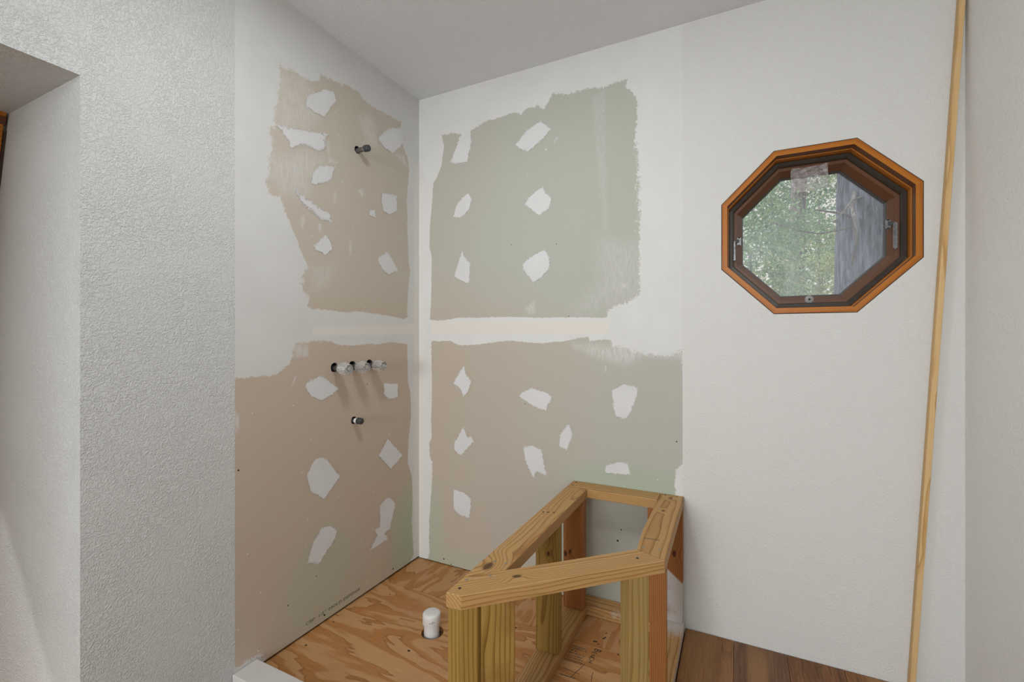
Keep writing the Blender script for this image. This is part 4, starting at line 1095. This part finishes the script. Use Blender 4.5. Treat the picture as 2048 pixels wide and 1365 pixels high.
def leafmat(name, a, b):
    k = NT(name)
    c = k.coord()
    v = k.noise(c, 2.3, 3)
    w = k.noise(c, 30, 1)
    colr = k.mix(k.smooth(w, 0.35, 0.65), k.ramp(v, [(0.35, a), (0.65, b)]), tuple(x * 1.35 for x in b))
    k.base(colr, 0.55, spec=0.3)
    k.b.inputs['Subsurface Weight'].default_value = 0.0
    tr = k.n('ShaderNodeBsdfTranslucent'); k.l(colr, tr.inputs[0])
    mx = k.n('ShaderNodeMixShader'); mx.inputs[0].default_value = 0.4
    k.l(k.b.outputs[0], mx.inputs[1]); k.l(tr.outputs[0], mx.inputs[2]); k.l(mx.outputs[0], k.out.inputs[0])
    return k.m
LEAF = [leafmat('leaf_green', (0.10, 0.20, 0.105), (0.25, 0.40, 0.21)), leafmat('leaf_blue_green', (0.09, 0.185, 0.13), (0.19, 0.35, 0.25)), leafmat('leaf_yellow_green', (0.18, 0.27, 0.12), (0.40, 0.47, 0.25))]
def barkmat(name, a, b, s):
    k = NT(name)
    c = k.coord(scale=(1, 1, 0.28))
    v = k.noise(c, s, 5, 0.7, 1.2)
    c2 = k.coord(scale=(1, 1, 0.12))
    w = k.noise(c2, s * 1.6, 4, 0.65, 0.6)
    h = k.math('ADD', k.math('MULTIPLY', k.smooth(w, 0.38, 0.62), 0.6), k.math('MULTIPLY', v, 0.5))
    k.base(k.ramp(h, [(0.22, a), (0.5, b), (0.85, tuple(x * 1.5 for x in b))]), 0.9)
    k.bump(h, 0.9, 0.03)
    return k.m
BARK = barkmat('grey_furrowed_bark', (0.016, 0.02, 0.035), (0.115, 0.13, 0.185), 22)
BARK2 = barkmat('far_bark', (0.10, 0.095, 0.10), (0.20, 0.19, 0.19), 12)

def ray_pt(u, v, depth):
    """measured direction from the camera station to a tree, placed at its own depth"""
    f = Vector((-math.sin(YAW), math.cos(YAW), 0)); r = Vector((math.cos(YAW), math.sin(YAW), 0))
    return Vector(cam.location) + (f + r * (u - 1024) / 910.2 + Vector((0, 0, 1)) * (678 - v) / 910.2) * depth

def leaves(name, parent, centre, rad, n, size, mat, clumps=40):
    c = np.array(centre); rad = np.array(rad)
    cl = RNG.normal(size=(clumps, 3)); cl /= np.linalg.norm(cl, axis=1)[:, None]
    cl *= RNG.uniform(0.25, 1.0, (clumps, 1)) ** 0.5
    w = RNG.integers(0, clumps, n)
    P = c + np.clip(cl[w] + RNG.normal(size=(n, 3)) * 0.14, -1.25, 1.25) * rad
    P[:, 2] = np.maximum(P[:, 2], -0.4)
    a = RNG.normal(size=(n, 3)); a /= np.linalg.norm(a, axis=1)[:, None]
    b = np.cross(a, RNG.normal(size=(n, 3))); b /= np.linalg.norm(b, axis=1)[:, None]
    s = (size * RNG.uniform(0.6, 1.35, n))[:, None]
    nn = np.cross(a, b)
    V = np.stack([P - a * s * 0.5, P + b * s * 0.24 + nn * s * 0.06, P + a * s * 0.5, P - b * s * 0.24 + nn * s * 0.06], 1).reshape(-1, 3)
    F = np.arange(4 * n).reshape(-1, 4)
    me = bpy.data.meshes.new(name)
    me.vertices.add(len(V)); me.vertices.foreach_set('co', V.astype(np.float32).ravel())
    me.loops.add(F.size); me.loops.foreach_set('vertex_index', F.astype(np.int32).ravel())
    me.polygons.add(len(F)); me.polygons.foreach_set('loop_start', np.arange(0, F.size, 4, dtype=np.int32))
    me.update(calc_edges=True)
    o = link(name, me, mat, parent)
    o['kind'] = 'stuff'
    return o

# the big trunk close to the window
base = ray_pt(1722, 678, 4.6); base.z = -0.5
tr = thing('tree', 'large grey furrowed tree trunk close behind the octagonal window glass', 'tree', tuple(base))
bm = bmesh.new()
seg, rows = 40, 46
rr = random.Random(5)
ridge = [rr.uniform(-1, 1) for _ in range(seg)]
RG = []
for j in range(rows + 1):
    z = -0.5 + 6.5 * j / rows
    rad = 0.285 - 0.010 * (z + 0.5) + 0.10 * math.exp(-(z + 0.5) * 2.0)
    cx = base.x + 0.03 * math.sin(z * 0.8) + 0.012 * z; cy = base.y + 0.02 * math.cos(z)
    RG.append([bm.verts.new((cx + (rad + 0.014 * ridge[i] + rr.uniform(-0.006, 0.006)) * math.cos(2 * math.pi * i / seg), cy + (rad + 0.014 * ridge[i] + rr.uniform(-0.006, 0.006)) * math.sin(2 * math.pi * i / seg), z)) for i in range(seg)])
for A, B in zip(RG[:-1], RG[1:]):
    for i in range(seg):
        bm.faces.new((A[i], A[(i + 1) % seg], B[(i + 1) % seg], B[i]))
bm.faces.new(RG[0][::-1]); bm.faces.new(RG[-1])
link('trunk', bm_mesh(bm, 'trunk', True), BARK, tr)
def branch(pts, r0, r1, depth, parent, mat=BARK2):
    P = [ray_pt(u, v, depth + dd) for u, v, dd in pts]
    n = len(P)
    return tube('branch', P, [r0 + (r1 - r0) * i / (n - 1) for i in range(n)], mat, parent, 8)
branch([(1712, 380, 0.2), (1704, 410, 0.0), (1711, 450, -0.1), (1712, 490, -0.1), (1704, 530, 0.05)], 0.022, 0.012, 4.30, tr)
branch([(1735, 390, 0.25), (1705, 400, 0), (1690, 420, -0.2), (1668, 445, -0.4)], 0.012, 0.006, 4.25, tr)
branch([(1705, 435, 0.1), (1690, 428, 0), (1660, 424, -0.1), (1630, 420, -0.2)], 0.016, 0.006, 4.25, tr)
branch([(1712, 452, 0.1), (1680, 460, 0), (1640, 468, -0.1), (1600, 462, -0.2), (1570, 452, -0.2), (1540, 446, -0.2)], 0.009, 0.004, 4.25, tr)
leaves('foliage', tr, (base.x - 0.2, base.y, 5.2), (1.8, 0.9, 0.8), 1500, 0.09, LEAF[0])

# a slim trunk further back
b2 = ray_pt(1586, 678, 10.9)
t2 = thing('tree', 'slim grey trunk deep in the foliage left of the large trunk', 'tree', (b2.x, b2.y, -0.1))
tube('trunk', [(b2.x + 0.02 * i, b2.y, -0.3 + i * 0.9) for i in range(9)], [0.19 - 0.006 * i for i in range(9)], BARK2, t2, 14)
leaves('foliage', t2, (b2.x, b2.y, 7.0), (2.0, 0.6, 1.4), 2000, 0.10, LEAF[1])

crowns = [
    (1500, 500, 6.0, (1.0, 0.6, 1.1), 0, 2200, 'leafy green shrub at the left of the octagonal pane'),
    (1590, 575, 7.6, (1.3, 0.6, 0.8), 2, 2600, 'yellow green low shrub at the bottom of the octagonal pane'),
    (1640, 510, 9.2, (1.0, 0.6, 1.1), 0, 2400, 'green shrub just left of the large trunk'),
    (1545, 400, 12.4, (1.6, 0.6, 1.5), 1, 2800, 'blue green leafy tree crown at the upper left of the octagonal pane'),
    (1640, 400, 14.0, (1.8, 0.6, 1.5), 2, 2600, 'yellow green leafy crown beside the upper part of the large trunk'),
    (1780, 470, 15.6, (1.6, 0.6, 2.6), 1, 2400, 'blue green tree at the right edge of the octagonal pane'),
    (1560, 470, 17.2, (3.0, 0.6, 2.8), 1, 3400, 'distant blue green tree filling the middle of the octagonal pane'),
    (1680, 470, 18.8, (3.0, 0.6, 3.2), 0, 3400, 'distant green tree behind the large trunk'),
    (1470, 450, 20.4, (3.0, 0.6, 3.6), 0, 2800, 'distant green tree behind the left edge of the octagonal pane'),
    (1590, 350, 22.0, (5.0, 0.6, 2.8), 1, 3200, 'distant tree crown across the top of the octagonal pane'),
]
for i, (u, v, yb, rad, m, n, lab) in enumerate(crowns):
    dep = (yb + 1.953) / (math.cos(YAW) + math.sin(YAW) * (u - 1024) / 910.2)
    c = ray_pt(u, v, dep)
    t = thing('leafy_tree', lab, 'tree', (c.x, c.y, -0.3), 'leafy trees outside the window')
    leaves('foliage', t, c, rad, n, 0.055 + dep * 0.0042, LEAF[m])
    tube('trunk', [(c.x, c.y + 0.2, -0.4), (c.x + 0.05, c.y + 0.2, c.z * 0.5), (c.x, c.y + 0.2, c.z)], [0.05 + dep * 0.003, 0.04 + dep * 0.002, 0.02], BARK2, t, 8)
